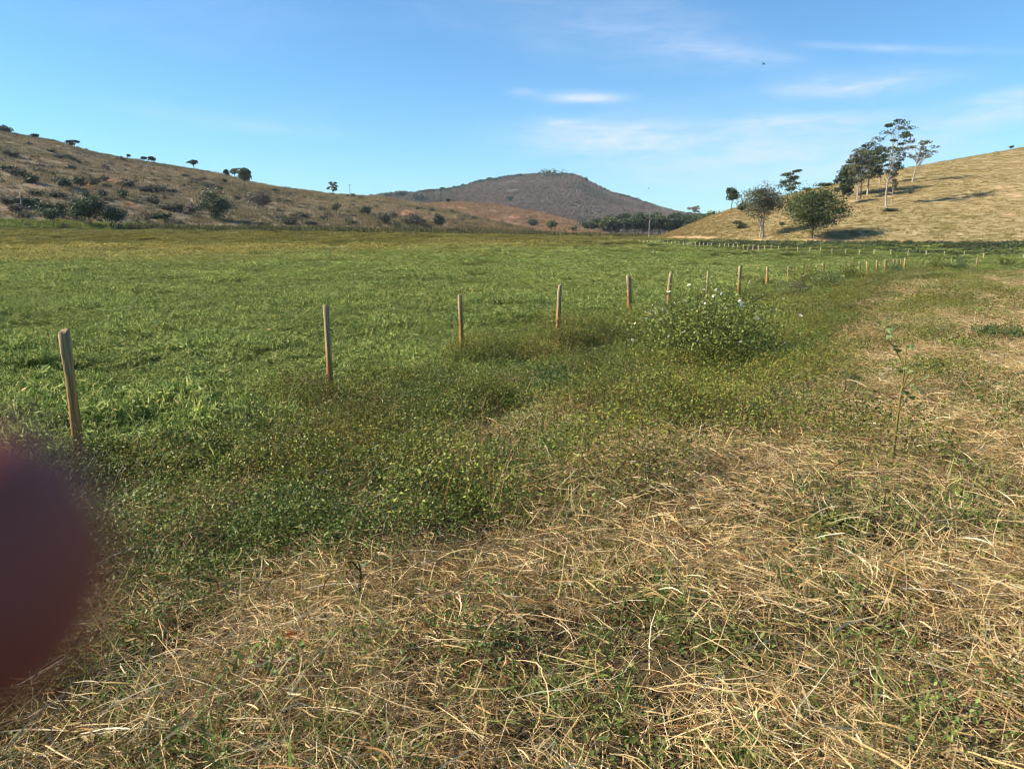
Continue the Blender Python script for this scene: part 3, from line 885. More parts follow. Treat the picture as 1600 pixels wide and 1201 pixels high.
def build_tree(name, H, Wd, crown0=0.35, nclump=16, nleaf=1500, leaf=0.2, cols=GREEN_D, bark=BARK_D, style='round', trunks=1, lean=0.0, seed=0, trad=None):
    """trunk, limbs reaching the clumps of the crown, and leaves spread through each clump; returns (trunk mesh, crown mesh)"""
    r0 = np.random.default_rng(seed + 1000)
    tr = trad or 0.013 * H + 0.02
    bot, top = H * crown0, H
    octs = 0.72 + 0.5 * r0.random(8)
    C = []
    for i in range(nclump):
        if style == 'umbrella':
            a, q = r0.random() * 6.283, math.sqrt(r0.random())
            C.append([q * math.cos(a) * Wd * .42, q * math.sin(a) * Wd * .42, top - H * 0.10 - 0.16 * H * q * q - 0.30 * H * r0.random() ** 2.2])
        elif style == 'layer':
            f = (i + 0.5) / nclump
            zz = bot + (top - bot) * f
            a, q = r0.random() * 6.283, 0.25 + 0.75 * r0.random()
            wd = Wd * .42 * (0.55 + 0.45 * math.sin(f * 3.1))
            C.append([q * math.cos(a) * wd, q * math.sin(a) * wd, zz - 0.05 * H])
        else:
            d = r0.normal(size=3); d /= np.linalg.norm(d)
            q = r0.random() ** 0.35 * 0.74
            oc = int(d[0] > 0) + 2 * int(d[1] > 0) + 4 * int(d[2] > 0)
            c = d * q * octs[oc] * np.array([Wd / 2, Wd / 2, (top - bot) / 2])
            C.append([c[0], c[1], c[2] + (bot + top) / 2])
    C = np.array(C)
    C[:, 0] += lean * C[:, 2]
    TB = Bag()
    forks = []
    for k in range(trunks):
        ox = (k - (trunks - 1) / 2) * tr * 4
        th = H * (crown0 * (0.9 if style != 'layer' else 1.5) + 0.12)
        n = 6
        t = np.linspace(0, 1, n)
        wob = np.cumsum(r0.normal(size=(n, 2)), 0) * tr * 0.45
        pts = np.stack([ox + wob[:, 0] + lean * t * th, wob[:, 1], t * th], -1)
        pts[0, :2] = (ox, 0); pts[0, 2] = -0.25
        V, Q, T = tube(pts, tr * (1.25 - 0.55 * t) * (1 if trunks == 1 else 0.8), 7)
        TB.add(V, Q, T, bark)
        forks.append(pts)
    for c in C:
        pts = forks[int(r0.integers(0, trunks))]
        k = int(r0.integers(2, 6)) if c[2] < pts[-1, 2] * 1.3 else 5
        a = pts[k]
        if a[2] > c[2]: a = pts[max(1, k - 2)]
        mid = (a + c) / 2 + np.array([0, 0, 0.06 * H]) * (1 if style != 'layer' else -0.4) + r0.normal(size=3) * 0.02 * H
        L_ = np.array([a, a * 0.6 + mid * 0.4, mid, (mid + c) / 2 + r0.normal(size=3) * 0.01 * H, c])
        V, Q, T = tube(L_, tr * np.array([0.55, 0.45, 0.32, 0.2, 0.09]), 5)
        TB.add(V, Q, T, bark)
    rc = Wd * (0.20 if style == 'round' else 0.15) * (1.25 if nclump < 12 else 1.0)
    per = max(12, nleaf // nclump)
    CB = Bag()
    c0, c1 = np.array(cols[0]), np.array(cols[1])
    for c in C:
        d = r0.normal(size=(per, 3)); d /= np.linalg.norm(d, axis=1)[:, None]
        rr = rc * (0.5 + 1.0 * r0.random())
        sq = np.array([1.05, 1.05, 0.72 if style == 'round' else 0.38])
        P = c + d * (r0.random(per) ** 0.45 * rr)[:, None] * sq
        mixv = np.clip(r0.random((per, 1)) * 0.75 + r0.random() * 0.35, 0, 1)
        V, T, K = leaves_at(P, leaf * (0.6 + 0.8 * r0.random(per)), c0 * (1 - mixv) + c1 * mixv, 0.3, 0.65, d * 0.5)
        CB.add(V, T=T, C=K)
    return TB.mesh('trunk', [M_BARK], True), CB.mesh('crown', [M_TREE])

def put_tree(name, label, cat, px, py, H_px, W_px, group=None, **kw):
    p = hit(px, py)
    dist = p.y * cP - (p.z - CAM_H) * sP
    Hm, Wm = H_px * dist / F, W_px * dist / F
    seed = int(px * 7 + py)
    kw.setdefault('trad', max(0.013 * Hm + 0.02, dist * 0.00048))
    t, c = build_tree(name, Hm, Wm, seed=seed, leaf=kw.pop('leaf', max(0.2, dist * 0.0023)), **kw)
    e = empty(name, p)
    tag(e, label, cat, group)
    link('trunk', t, e); link('crown', c, e)
    return e, dist

TREES = [
    # left side
    ('mango_tree', 'large round dark tree on the green mound below the left hill', 141, 352, 50, 64, dict(crown0=.12, nclump=40, nleaf=6000, trunks=2, cols=GREEN_D)),
    ('small_tree', 'small spreading tree left of the large round tree on the mound', 84, 356, 32, 46, dict(crown0=.3, nclump=18, nleaf=1500, cols=GREEN_D)),
    ('small_tree', 'low bushy tree touching the right side of the large round tree', 182, 357, 34, 40, dict(crown0=.18, nclump=20, nleaf=2000, cols=GREEN_D)),
    ('broad_tree', 'broad dense tree at the hill foot casting a long shadow', 337, 343, 44, 60, dict(crown0=.05, nclump=32, nleaf=3600, cols=GREEN_D)),
    ('dark_tree', 'dark lumpy tree standing against the sky on the left hill', 384, 295, 33, 27, dict(crown0=.22, nclump=18, nleaf=2000, cols=GREEN_D)),
    ('small_tree', 'tiny round tree on the left hill skyline', 354, 275, 11, 10, dict(crown0=.2, nclump=7, nleaf=500, cols=GREEN_D)),
    ('pale_tree', 'paler tree half hidden behind the dark lumpy skyline tree', 367, 278, 15, 14, dict(crown0=.25, nclump=8, nleaf=450, cols=GREY_G)),
    ('bare_tree', 'grey thin-leaved tree with pale trunk on the left hillside', 405, 338, 41, 50, dict(crown0=.3, nclump=34, nleaf=1500, cols=DRY_G, bark=BARK_P)),
    ('umbrella_tree', 'flat-topped umbrella tree standing clear on the left skyline', 303, 263, 15, 18, dict(crown0=.5, nclump=9, nleaf=500, style='umbrella', cols=GREEN_D, bark=BARK_P)),
    ('umbrella_tree', 'low flat-topped tree hugging the skyline left of the clear umbrella tree', 231, 254, 9, 26, dict(crown0=.3, nclump=12, nleaf=700, style='umbrella', cols=GREEN_D)),
    ('small_tree', 'tiny lollipop tree on the skyline between the flat-topped trees', 201, 247, 8, 6, dict(crown0=.5, nclump=4, nleaf=200, cols=GREEN_D)),
    ('umbrella_tree', 'wind-swept flat tree on the upper left skyline', 117, 228, 11, 22, dict(crown0=.3, nclump=14, nleaf=900, style='umbrella', cols=GREEN_D)),
    ('ridge_tree', 'low bushy tree on the skyline near the top of the left hill', 53, 214, 5, 16, dict(crown0=.2, nclump=8, nleaf=500, style='umbrella', cols=GREEN_D)),
    ('ridge_tree', 'leftmost dark tree on the very top of the left hill', 8, 206, 7, 20, dict(crown0=.2, nclump=10, nleaf=700, cols=GREEN_D)),
    ('sparse_tree', 'thin open-crowned tree on the skyline beside the power pole', 521, 306, 22, 23, dict(crown0=.4, nclump=10, nleaf=420, style='layer', cols=GREY_G, bark=BARK_D)),
    ('yellowish_tree', 'small yellowish tree below the skyline tree on the left hill', 526, 336, 19, 16, dict(crown0=.35, nclump=8, nleaf=500, cols=((0.10, 0.09, 0.03), (0.18, 0.15, 0.05)))),
    ('round_tree', 'grey-green round tree at the foot of the eroded red slope', 686, 360, 27, 25, dict(crown0=.25, nclump=18, nleaf=1300, cols=GREY_G, bark=BARK_P)),
    ('small_tree', 'small dark tree left of the grey-green tree on the slope', 570, 336, 12, 16, dict(crown0=.2, nclump=9, nleaf=600, cols=GREEN_D)),
    ('thicket_tree', 'wide grey-green thicket on the lower left hillside', 602, 350, 18, 34, dict(crown0=.1, nclump=18, nleaf=1300, cols=GREY_G)),
    ('thicket_tree', 'dim brownish thicket left of the round tree on the red slope', 647, 352, 17, 40, dict(crown0=.1, nclump=20, nleaf=1300, cols=DRY_G)),
    ('valley_tree', 'leftmost of three small trees at the end of the middle hill', 832, 361, 19, 16, dict(crown0=.35, nclump=9, nleaf=600, cols=GREY_G)),
    ('valley_tree', 'middle one of three small trees at the end of the middle hill', 863, 362, 17, 17, dict(crown0=.3, nclump=10, nleaf=700, cols=GREEN_M)),
    ('valley_tree', 'smallest of three trees at the end of the middle hill', 897, 362, 10, 11, dict(crown0=.3, nclump=7, nleaf=400, cols=GREY_G)),
    ('pale_tree', 'thin pale bare tree in front of the wood edge', 904, 361, 16, 9, dict(crown0=.5, nclump=6, nleaf=90, style='layer', cols=DRY_G, bark=BARK_P)),
    ('far_tree', 'dark round tree in the saddle in front of the mountain', 655, 316, 14, 22, dict(crown0=.1, nclump=12, nleaf=900, cols=GREEN_D)),
    ('far_tree', 'tiny tree on the knoll of the middle hill', 700, 318, 9, 7, dict(crown0=.3, nclump=5, nleaf=250, cols=GREEN_D)),
    ('far_tree', 'dark tree at the right edge of the middle hill knoll', 797, 317, 11, 12, dict(crown0=.1, nclump=7, nleaf=400, cols=GREEN_D)),
    ('ridge_tree', 'pale tree on the left shoulder of the mountain', 692, 301, 9, 11, dict(crown0=.3, nclump=6, nleaf=250, style='umbrella', cols=GREY_G)),
    ('ridge_tree', 'faint small tree left of the pale shoulder tree of the mountain', 673, 302, 7, 7, dict(crown0=.3, nclump=5, nleaf=180, cols=GREY_G)),
    ('ridge_tree', 'dark clump on the low ridge left of the mountain', 626, 307, 8, 18, dict(crown0=.1, nclump=10, nleaf=500, cols=GREEN_D)),
    ('ridge_tree', 'second dark clump on the low ridge, nearer the power pole', 605, 308, 6, 16, dict(crown0=.1, nclump=9, nleaf=420, cols=GREEN_D)),
    ('ridge_tree', 'tiny tree on the left end of the mountain top', 811, 277, 6, 8, dict(crown0=.2, nclump=5, nleaf=180, cols=GREEN_D)),
    ('ridge_tree', 'dark clump of trees crowning the mountain', 858, 276, 4, 60, dict(crown0=.05, nclump=26, nleaf=1100, cols=GREEN_D)),
    ('ridge_tree', 'small tree at the right shoulder of the mountain top', 914, 284, 6, 8, dict(crown0=.1, nclump=5, nleaf=200, cols=GREEN_D)),
    # right side
    ('slope_tree', 'dark green tree at the left end of the golden hill crest', 1143, 329, 38, 29, dict(crown0=.32, nclump=16, nleaf=1500, cols=GREEN_D)),
    ('slope_tree', 'low dark bushy tree behind the crest between two trees', 1158, 332, 17, 16, dict(crown0=.05, nclump=9, nleaf=700, cols=GREEN_D)),
    ('grey_tree', 'grey-green airy tree with twin pale trunks on the golden hill foot', 1190, 372, 84, 70, dict(crown0=.36, nclump=50, nleaf=5200, trunks=2, cols=GREY_G, bark=BARK_P)),
    ('crest_tree', 'open-crowned tree on the crest behind the grey-green tree', 1236, 312, 47, 50, dict(crown0=.36, nclump=17, nleaf=1500, style='layer', cols=GREEN_D, bark=BARK_P)),
    ('round_tree', 'big round green tree casting a dark shadow on the golden hill', 1269, 373, 82, 112, dict(crown0=.18, nclump=60, nleaf=13000, cols=GREEN_M, bark=BARK_D)),
    ('narrow_tree', 'narrow dark green tree behind the big round tree', 1316, 320, 50, 32, dict(crown0=.14, nclump=16, nleaf=1800, cols=GREEN_D)),
    ('tall_tree', 'leftmost of the slender pale-trunked trees on the golden hill', 1331, 306, 58, 52, dict(crown0=.36, nclump=24, nleaf=2600, style='layer', cols=GREEN_D, bark=BARK_P)),
    ('tall_tree', 'twin-trunked slender tree left of centre in the hillside grove', 1342, 312, 78, 52, dict(crown0=.42, nclump=26, nleaf=2800, style='layer', cols=GREY_G, bark=BARK_P, trunks=2)),
    ('tall_tree', 'slender pale tree in the middle of the hillside grove', 1355, 305, 80, 54, dict(crown0=.40, nclump=28, nleaf=3000, style='layer', cols=GREEN_D, bark=BARK_P)),
    ('tall_tree', 'shorter slender tree at the back of the hillside grove', 1374, 290, 56, 38, dict(crown0=.36, nclump=18, nleaf=1700, style='layer', cols=GREEN_D, bark=BARK_P)),
    ('tall_tree', 'tallest tree of the hillside grove with tiered sparse crown', 1384, 324, 138, 60, dict(crown0=.40, nclump=30, nleaf=2800, style='layer', cols=GREEN_D, bark=BARK_P, trad=0.16, lean=0.03)),
    ('bushy_tree', 'bushy dark tree joining the narrow dark tree to the grove', 1324, 308, 50, 46, dict(crown0=.3, nclump=20, nleaf=2200, cols=GREEN_D, bark=BARK_P)),
    ('young_tree', 'young slim tree beside the trunk of the tallest grove tree', 1393, 320, 50, 18, dict(crown0=.55, nclump=8, nleaf=420, style='layer', cols=GREY_G, bark=BARK_P, trad=0.06)),
    ('leaning_tree', 'leaning thin-crowned tree standing apart right of the grove', 1425, 286, 70, 50, dict(crown0=.62, nclump=20, nleaf=800, style='umbrella', cols=GREY_G, bark=BARK_P, lean=0.12)),
    ('small_tree', 'lone tiny tree on the skyline at the far right', 1580, 232, 7, 5, dict(crown0=.3, nclump=4, nleaf=160, cols=GREEN_D)),
    ('sparse_tree', 'thin pale tree rising behind the left tail of the golden hill', 1084, 348, 28, 22, dict(crown0=.6, nclump=9, nleaf=360, style='umbrella', cols=GREY_G, bark=BARK_P)),
]
for nm, lab, px, py, hp, wp, kw in TREES:
    put_tree(nm, lab, 'tree', px, py, hp, wp, **kw)

# ---- the wood at the end of the valley: several kinds, copied with their parts
kinds = []
for k, (cr, cc, nl) in enumerate([(.12, GREEN_D, 1500), (.2, GREEN_M, 1300), (.1, GREEN_M, 1400), (.25, GREEN_D, 1200), (.15, ((0.04, 0.06, 0.022), (0.08, 0.11, 0.04)), 1400)]):
    kinds.append(build_tree('wood_tree', 10.0, 9.0, crown0=cr, nclump=20, nleaf=nl, leaf=0.8, cols=cc, bark=BARK_D, seed=500 + k))
wood = []
for row, (Y0, n) in enumerate([(395, 13), (425, 15), (455, 16)]):
    for i in range(n):
        px = 914 + (1125 - 914) * (i + 0.5 * (row % 2) + 0.3 * (rng.random() - 0.5)) / n
        h = float(np.interp(px, [910, 935, 960, 1125], [15, 24, 29, 33])) * (0.86 + 0.28 * rng.random())
        wood.append((px, Y0 + 10 * rng.random() + (px - 914) * 0.1, h, int(rng.integers(0, 5)), i, row))
for px, Y, hp, k, i, row in wood:
    sx = st(px, 366)[0]
    e = empty('wood_tree', (sx * Y, Y, float(ground_z(sx * Y, Y))), rng.random() * 6.28)
    s = hp * Y / F / 10.0
    e.scale = (s * 1.05, s * 1.05, s)
    tag(e, '%s tree from the left in the %s row of the dense wood' % (ordn(i), ['front', 'middle', 'back'][row]), 'tree', 'trees of the wood at the valley end')
    link('trunk', kinds[k][0], e); link('crown', kinds[k][1], e)

# ------------------------------------------------------------------ shrubs
def build_shrub(W_, H_, n, size, cols, seed, stems=9, stem_c=(0.16, 0.11, 0.06), open_=0.45):
    r0 = np.random.default_rng(seed)
    S, L = Bag(), Bag()
    tips = []
    for i in range(stems):
        a, q = r0.random() * 6.283, r0.random() ** 0.6
        tip = np.array([math.cos(a) * q * W_ / 2, math.sin(a) * q * W_ / 2, H_ * (1.0 - 0.55 * q * q) * (0.55 + 0.45 * r0.random())])
        b = np.array([math.cos(a), math.sin(a), 0]) * 0.06 * W_
        pts = np.array([b - [0, 0, 0.05], b * 1.5 + [0, 0, tip[2] * 0.35], (b + tip) / 2 + [0, 0, 0.12 * H_], tip])
        V, Q, T = tube(pts, np.array([0.008, 0.006, 0.004, 0.0015]) * (H_ + 0.3), 5)
        S.add(V, Q, T, stem_c)
        tips.append(pts)
    per = n // stems
    c0, c1 = np.array(cols[0]), np.array(cols[1])
    for pts in tips:
        t = r0.random(per) ** open_
        i = np.minimum((t * 3).astype(int), 2); f = (t * 3 - i)[:, None]
        P = pts[i] * (1 - f) + pts[i + 1] * f
        P = P + r0.normal(size=(per, 3)) * np.array([W_ * 0.11, W_ * 0.11, H_ * 0.09])
        P[:, 2] = np.maximum(P[:, 2], 0.02)
        mv = np.clip(r0.random((per, 1)) * 0.8 + r0.random() * 0.3, 0, 1)
        V, T, K = leaves_at(P, size * (0.6 + 0.8 * r0.random(per)), c0 * (1 - mv) + c1 * mv, 0.4, 0.6)
        L.add(V, T=T, C=K)
    return S.mesh('stems', [M_BARK], True), L.mesh('foliage', [M_TREE]), [t[-1] for t in tips]

def put_shrub(name, label, px, py, W_px, H_px, cols, n=1500, size=None, group=None, flowers=0, **kw):
    p = hit(px, py)
    dist = p.y * cP - (p.z - CAM_H) * sP
    w, h = W_px * dist / F, H_px * dist / F
    s, l, tips = build_shrub(w, h, n, size or max(0.035, dist * 0.0019), cols, int(px * 3 + py * 11), **kw)
    e = empty(name, p)
    tag(e, label, 'shrub', group)
    link('stems', s, e); link('foliage', l, e)
    return e, w, h, tips

# flower: five petals and a yellow eye
FB = Bag()
for k in range(5):
    a = k * 1.2566
    d = np.array([math.cos(a), math.sin(a), 0]); q = np.array([-math.sin(a), math.cos(a), 0]); u = np.array([0, 0, 1.0])
    FB.add([d * 0.004, d * 0.026 - q * 0.02 + u * 0.014, d * 0.048 + u * 0.02, d * 0.026 + q * 0.02 + u * 0.014], T=[(0, 1, 2), (0, 2, 3)], C=(0.78, 0.75, 0.60))
V, Q, T = tube([(0, 0, -0.02), (0, 0, 0.0), (0, 0, 0.014)], [0.003, 0.010, 0.007], 6)
FB.add(V, Q, T, (0.55, 0.45, 0.10))
FLOWER = FB.mesh('flower', [M_PETAL])
SHR = ((0.045, 0.085, 0.026), (0.12, 0.17, 0.055))
SHR2 = ((0.075, 0.11, 0.02), (0.26, 0.275, 0.06))
e, w, h, tips = put_shrub('flowering_shrub', 'big flowering shrub with white blossoms hiding several fence posts', 1102, 592, 248, 172, SHR2, n=22000, size=0.038, stems=48, open_=0.62, stem_c=(0.07, 0.06, 0.03))
r0 = np.random.default_rng(3)
for i in range(40):
    t = tips[i % len(tips)]
    o = link('flower', FLOWER, e)
    o.location = Vector(t) + Vector(r0.normal(size=3) * np.array([0.10, 0.10, 0.05])) + Vector((0, 0, 0.13))
    o.rotation_euler = (r0.random() * 1.4 + 0.1, r0.random() * 1.0 - 0.5, r0.random() * 6.28)
    o.scale = [0.45 + 0.35 * r0.random()] * 3
for nm, lab, px, py, wp, hp, cc, n, nf in [
    ('fence_shrub', 'leafy green shrub wrapped round the posts right of the flowering shrub', 1246, 452, 60, 44, SHR2, 1500, 4),
    ('fence_shrub', 'grey-green low shrub under the leafy shrub on the fence', 1238, 466, 70, 22, GREY_G, 1100, 0),
    ('fence_shrub', 'dark shrub leaning on the fence left of the run of close posts', 1296, 458, 66, 30, SHR, 1400, 3),
    ('fence_shrub', 'bright leafy shrub at the foot of the run of close posts', 1322, 444, 44, 32, SHR2, 1300, 3),
    ('fence_shrub', 'small shrub at the corner post of the near fence', 1398, 430, 36, 14, SHR, 800, 0),
    ('fence_shrub', 'bright green wide shrub right of the corner post', 1462, 430, 52, 26, SHR2, 1500, 2),
    ('fence_shrub', 'dark green shrub beside the bright wide shrub', 1496, 428, 32, 22, SHR, 1100, 0),
    ('fence_shrub', 'scruffy shrub at the far right edge of the fence', 1566, 421, 36, 18, SHR2, 900, 1),
    ('fence_shrub', 'ragged green weeds trailing right from the flowering shrub', 1206, 540, 120, 46, SHR2, 1900, 1),
    ('fence_shrub', 'olive weedy growth behind the trailing weeds along the fence', 1262, 500, 120, 34, ((0.08, 0.10, 0.02), (0.22, 0.22, 0.055)), 1700, 0),
    ('fence_shrub', 'low weeds at the left foot of the flowering shrub', 1030, 540, 80, 34, SHR2, 1500, 2),
    ('meadow_shrub', 'dark rounded shrub at the right edge among the straw', 1560, 534, 84, 30, SHR, 1700, 0),
    ('meadow_shrub', 'low green shrub left of the dark shrub at the right edge', 1510, 556, 90, 30, SHR2, 1600, 0),
    ('meadow_shrub', 'small grassy green clump with one white bloom in the straw', 1425, 528, 50, 20, SHR2, 900, 1),
    ('meadow_shrub', 'dark green weed clump right of the flowering shrub', 1190, 590, 70, 42, SHR, 1500, 1),
    ('meadow_shrub', 'blue-green weed clump left of the flowering shrub base', 990, 590, 70, 38, GREY_G, 1300, 1),
    ('meadow_shrub', 'tall dark weed clump below the fourth fence post', 870, 620, 80, 48, SHR, 1500, 0),
    ('meadow_shrub', 'low dark clump in the creeping weeds below the second post', 640, 632, 60, 26, SHR, 1100, 0),
    ('meadow_shrub', 'green bushy clump in the straw right of centre', 1310, 842, 90, 34, SHR2, 1500, 0),
    ('meadow_shrub', 'thin green clump in the straw near the right edge', 1560, 650, 70, 30, SHR2, 1100, 0)]:
    grow = 1.45 if nm == 'fence_shrub' else 1.2
    e, w, h, tips = put_shrub(nm, lab, px, py, wp * 1.1, hp * grow, cc, n=int(n * 1.8), stems=14, open_=0.8)
    for i in range(nf):
        o = link('flower', FLOWER, e)
        o.location = Vector(tips[i]) + Vector((0, 0, 0.04))
        o.rotation_euler = (0.6, 0.3, i * 2.0)

# hillside shrubs one can tell apart on the left hill
HS = [(12, 243, 30, 9), (13, 268, 26, 12), (27, 272, 24, 12), (30, 275, 22, 9), (45, 228, 14, 6), (82, 238, 12, 5), (81, 222, 10, 5), (90, 247, 18, 7), (103, 247, 18, 7), (112, 251, 18, 7),
      (122, 256, 12, 6), (62, 262, 14, 8), (78, 264, 14, 7), (60, 269, 16, 8), (112, 267, 18, 10), (165, 265, 14, 8), (188, 252, 16, 8), (162, 283, 20, 8), (100, 290, 28, 15), (125, 290, 26, 14),
      (146, 289, 24, 11), (82, 285, 18, 8), (45, 286, 32, 14), (27, 275, 26, 11), (167, 293, 16, 7), (200, 292, 28, 14), (236, 302, 26, 13), (222, 300, 22, 10), (247, 300, 28, 12),
      (268, 302, 22, 9), (240, 318, 26, 14), (262, 328, 26, 12), (280, 330, 20, 13), (300, 332, 22, 14), (252, 342, 40, 12), (160, 306, 16, 10), (190, 310, 20, 16), (371, 313, 12, 10), (325, 294, 24, 10),
      (340, 297, 18, 8), (262, 284, 14, 5), (290, 276, 14, 5), (312, 283, 12, 6), (352, 285, 14, 6), (430, 300, 16, 6), (450, 318, 16, 6), (470, 340, 30, 10), (452, 350, 30, 10), (485, 352, 26, 8),
      (505, 342, 14, 6), (548, 352, 20, 8), (622, 358, 14, 8), (720, 346, 12, 7), (745, 318, 6, 3), (15, 318, 40, 14), (42, 322, 46, 15), (68, 330, 40, 14), (22, 330, 34, 12), (95, 330, 24, 14), (55, 305, 22, 9), (90, 308, 30, 10), (120, 318, 20, 8)]
HS_NAMES = ['high up near the skyline', 'across the upper slope', 'across the middle slope', 'across the lower slope', 'along the hill foot']
HS_ROW, _cnt = {}, [0] * 5
for i in sorted(range(len(HS)), key=lambda q: HS[q][0]):
    _y = HS[i][1] - 0.10 * HS[i][0]
    row = int(np.searchsorted([238, 258, 277, 300], _y))
    HS_ROW[i] = (row, _cnt[row]); _cnt[row] += 1
sk = []
for k in range(5):
    sk.append(build_shrub(2.0, 1.3, 620, 0.26, [((0.045, 0.055, 0.028), (0.10, 0.10, 0.05)), ((0.035, 0.055, 0.022), (0.075, 0.095, 0.035)), DRY_G, ((0.06, 0.065, 0.04), (0.12, 0.11, 0.07)), GREEN_D][k], 900 + k, open_=0.7)[:2])
for i, (px, py, wp, hp) in enumerate(HS):
    p = hit(px, py)
    e = empty('hillside_shrub', p, rng.random() * 6.28)
    w, h = wp * p.y / F / 2.0, hp * p.y / F / 1.3
    e.scale = (w, w, h)
    k = int(rng.integers(0, 5))
    row, j = HS_ROW[i]
    tag(e, '%s shrub on the left hillside, %s from the left %s' % (['olive brown', 'dark green', 'dry greyish', 'dull grey-green', 'blackish green'][k], ordn(j), HS_NAMES[row]), 'shrub', 'wild shrubs on the left hillside')
    link('stems', sk[k][0], e); link('foliage', sk[k][1], e)
RS = [(1152, 350, 14, 7, 'small olive shrub on the bare left tail of the golden hill'), (1158, 357, 16, 12, 'ragged dark shrub left of the twin pale trunks'),
      (1222, 352, 10, 7, 'low shrub between the twin-trunked and the round tree'), (1312, 332, 16, 10, 'low dark shrub under the narrow dark tree'), (1290, 291, 26, 7, 'flat shrub on the crest left of the grove'),
      (1422, 303, 6, 8, 'tiny upright bush below the leaning tree'), (1262, 296, 14, 5, 'low shrub on the crest above the round tree'), (1390, 330, 24, 6, 'olive shrub below the tallest grove tree')]
for px, py, wp, hp, lab in RS:
    p = hit(px, py)
    e = empty('slope_shrub', p, rng.random() * 6.28)
    e.scale = (wp * p.y / F / 2.0,) * 2 + (hp * p.y / F / 1.3,)
    tag(e, lab, 'shrub')
    link('stems', sk[3][0], e); link('foliage', sk[1][1], e)

# ------------------------------------------------------------------ tall single weeds
def stalk(name, label, px, py, H_px, leaf_sz, nleaf, lean=0.0, cols=((0.09, 0.15, 0.06), (0.16, 0.24, 0.10)), branches=3, stem_c=(0.20, 0.15, 0.05)):
    p = hit(px, py)
    dist = p.y * cP - (p.z - CAM_H) * sP
    H = H_px * dist / F
    r0 = np.random.default_rng(int(px + py))
    e = empty(name, p)
    tag(e, label, 'plant')
    t = np.linspace(0, 1, 7)
    pts = np.stack([lean * H * t ** 1.5 + 0.01 * np.sin(t * 9), 0.02 * np.sin(t * 7 + 1), H * t - 0.03], -1)
    S = Bag()
    V, Q, T = tube(pts, 0.012 * (1.1 - 0.75 * t), 6); S.add(V, Q, T, stem_c)
    ends = []
    for b in range(branches):
        k = 3 + b % 3
        a = r0.random() * 6.28
        d = np.array([math.cos(a), math.sin(a) * 0.6, 0.7]); L_ = H * (0.25 + 0.2 * r0.random())
        q = np.array([pts[k], pts[k] + d * L_ * 0.5 + [0, 0, 0.03], pts[k] + d * L_])
        V, Q, T = tube(q, [0.005, 0.004, 0.002], 5); S.add(V, Q, T, stem_c)
        ends += [q[1], q[2]]
    link('stem', S.mesh('stem', [M_BARK], True), e)
    spots = [pts[-1], pts[-2], pts[-3]] + ends
    for i in range(nleaf):
        c = np.array(spots[i % len(spots)]) + r0.normal(size=3) * 0.02
        B = Bag()
        s = leaf_sz * (0.6 + 0.7 * r0.random())
        # a lobed leaf: a fan with a notch at the stalk
        th = np.linspace(-2.6, 2.6, 11)
        rr = s * (0.42 + 0.2 * np.cos(th * 3))
        V = np.stack([rr * np.cos(th) + s * 0.3, rr * np.sin(th), -0.12 * s * np.abs(np.sin(th)) + 0.03 * s * np.cos(th * 3)], -1)
        V = np.concatenate([[[0, 0, 0]], V])
        mv = r0.random()
        B.add(V, T=[(0, j, j + 1) for j in range(1, 11)], C=np.array(cols[0]) * (1 - mv) + np.array(cols[1]) * mv)
        o = link('leaf', B.mesh('leaf', [M_TREE]), e, Vector(c))
        o.rotation_euler = ((r0.random() - 0.5) * 0.9, 0.2 + r0.random() * 0.7, r0.random() * 6.28)
    return e
stalk('tall_weed', 'tall forked weed with broad pale leaves standing in the straw', 1392, 736, 205, 0.048, 30, 0.02, ((0.085, 0.13, 0.055), (0.17, 0.24, 0.075)), 6)
stalk('tall_weed', 'thin yellowish weed stalk right of the flowering shrub', 1322, 545, 55, 0.05, 6, 0.03, ((0.16, 0.17, 0.03), (0.24, 0.24, 0.05)), 2)
stalk('tall_weed', 'thin bare weed stalk left of the tall forked weed', 1380, 552, 50, 0.03, 4, 0.02, ((0.14, 0.14, 0.04), (0.2, 0.18, 0.05)), 2)
stalk('tall_weed', 'slim dark stalk in front of the dark clump at centre right', 1316, 640, 56, 0.03, 3, 0.03, ((0.09, 0.09, 0.04), (0.15, 0.12, 0.05)), 1, (0.08, 0.06, 0.035))
stalk('broad_leaf_weed', 'broad-leaved weed at the edge of the creeping weeds', 992, 648, 34, 0.085, 8, 0.02, ((0.07, 0.13, 0.04), (0.12, 0.19, 0.06)), 2)
stalk('broad_leaf_weed', 'pale broad-leaved weed in the straw below the fourth post', 832, 722, 14, 0.085, 7, 0.0, ((0.13, 0.2, 0.07), (0.2, 0.28, 0.1)), 2)
stalk('broad_leaf_weed', 'broad-leaved weed poking up below the third post', 866, 610, 30, 0.06, 7, 0.0, ((0.08, 0.14, 0.05), (0.14, 0.2, 0.07)), 2)
stalk('thin_weed', 'dark leaning weed stem in the straw at bottom centre', 572, 960, 95, 0.04, 8, -0.12, ((0.06, 0.10, 0.03), (0.11, 0.16, 0.05)), 3, (0.07, 0.05, 0.03))
stalk('thin_weed', 'thin brown broken stem in front of the straw patch at centre', 922, 740, 75, 0.02, 2, -0.08, ((0.2, 0.14, 0.06), (0.25, 0.18, 0.08)), 2, (0.13, 0.085, 0.045))
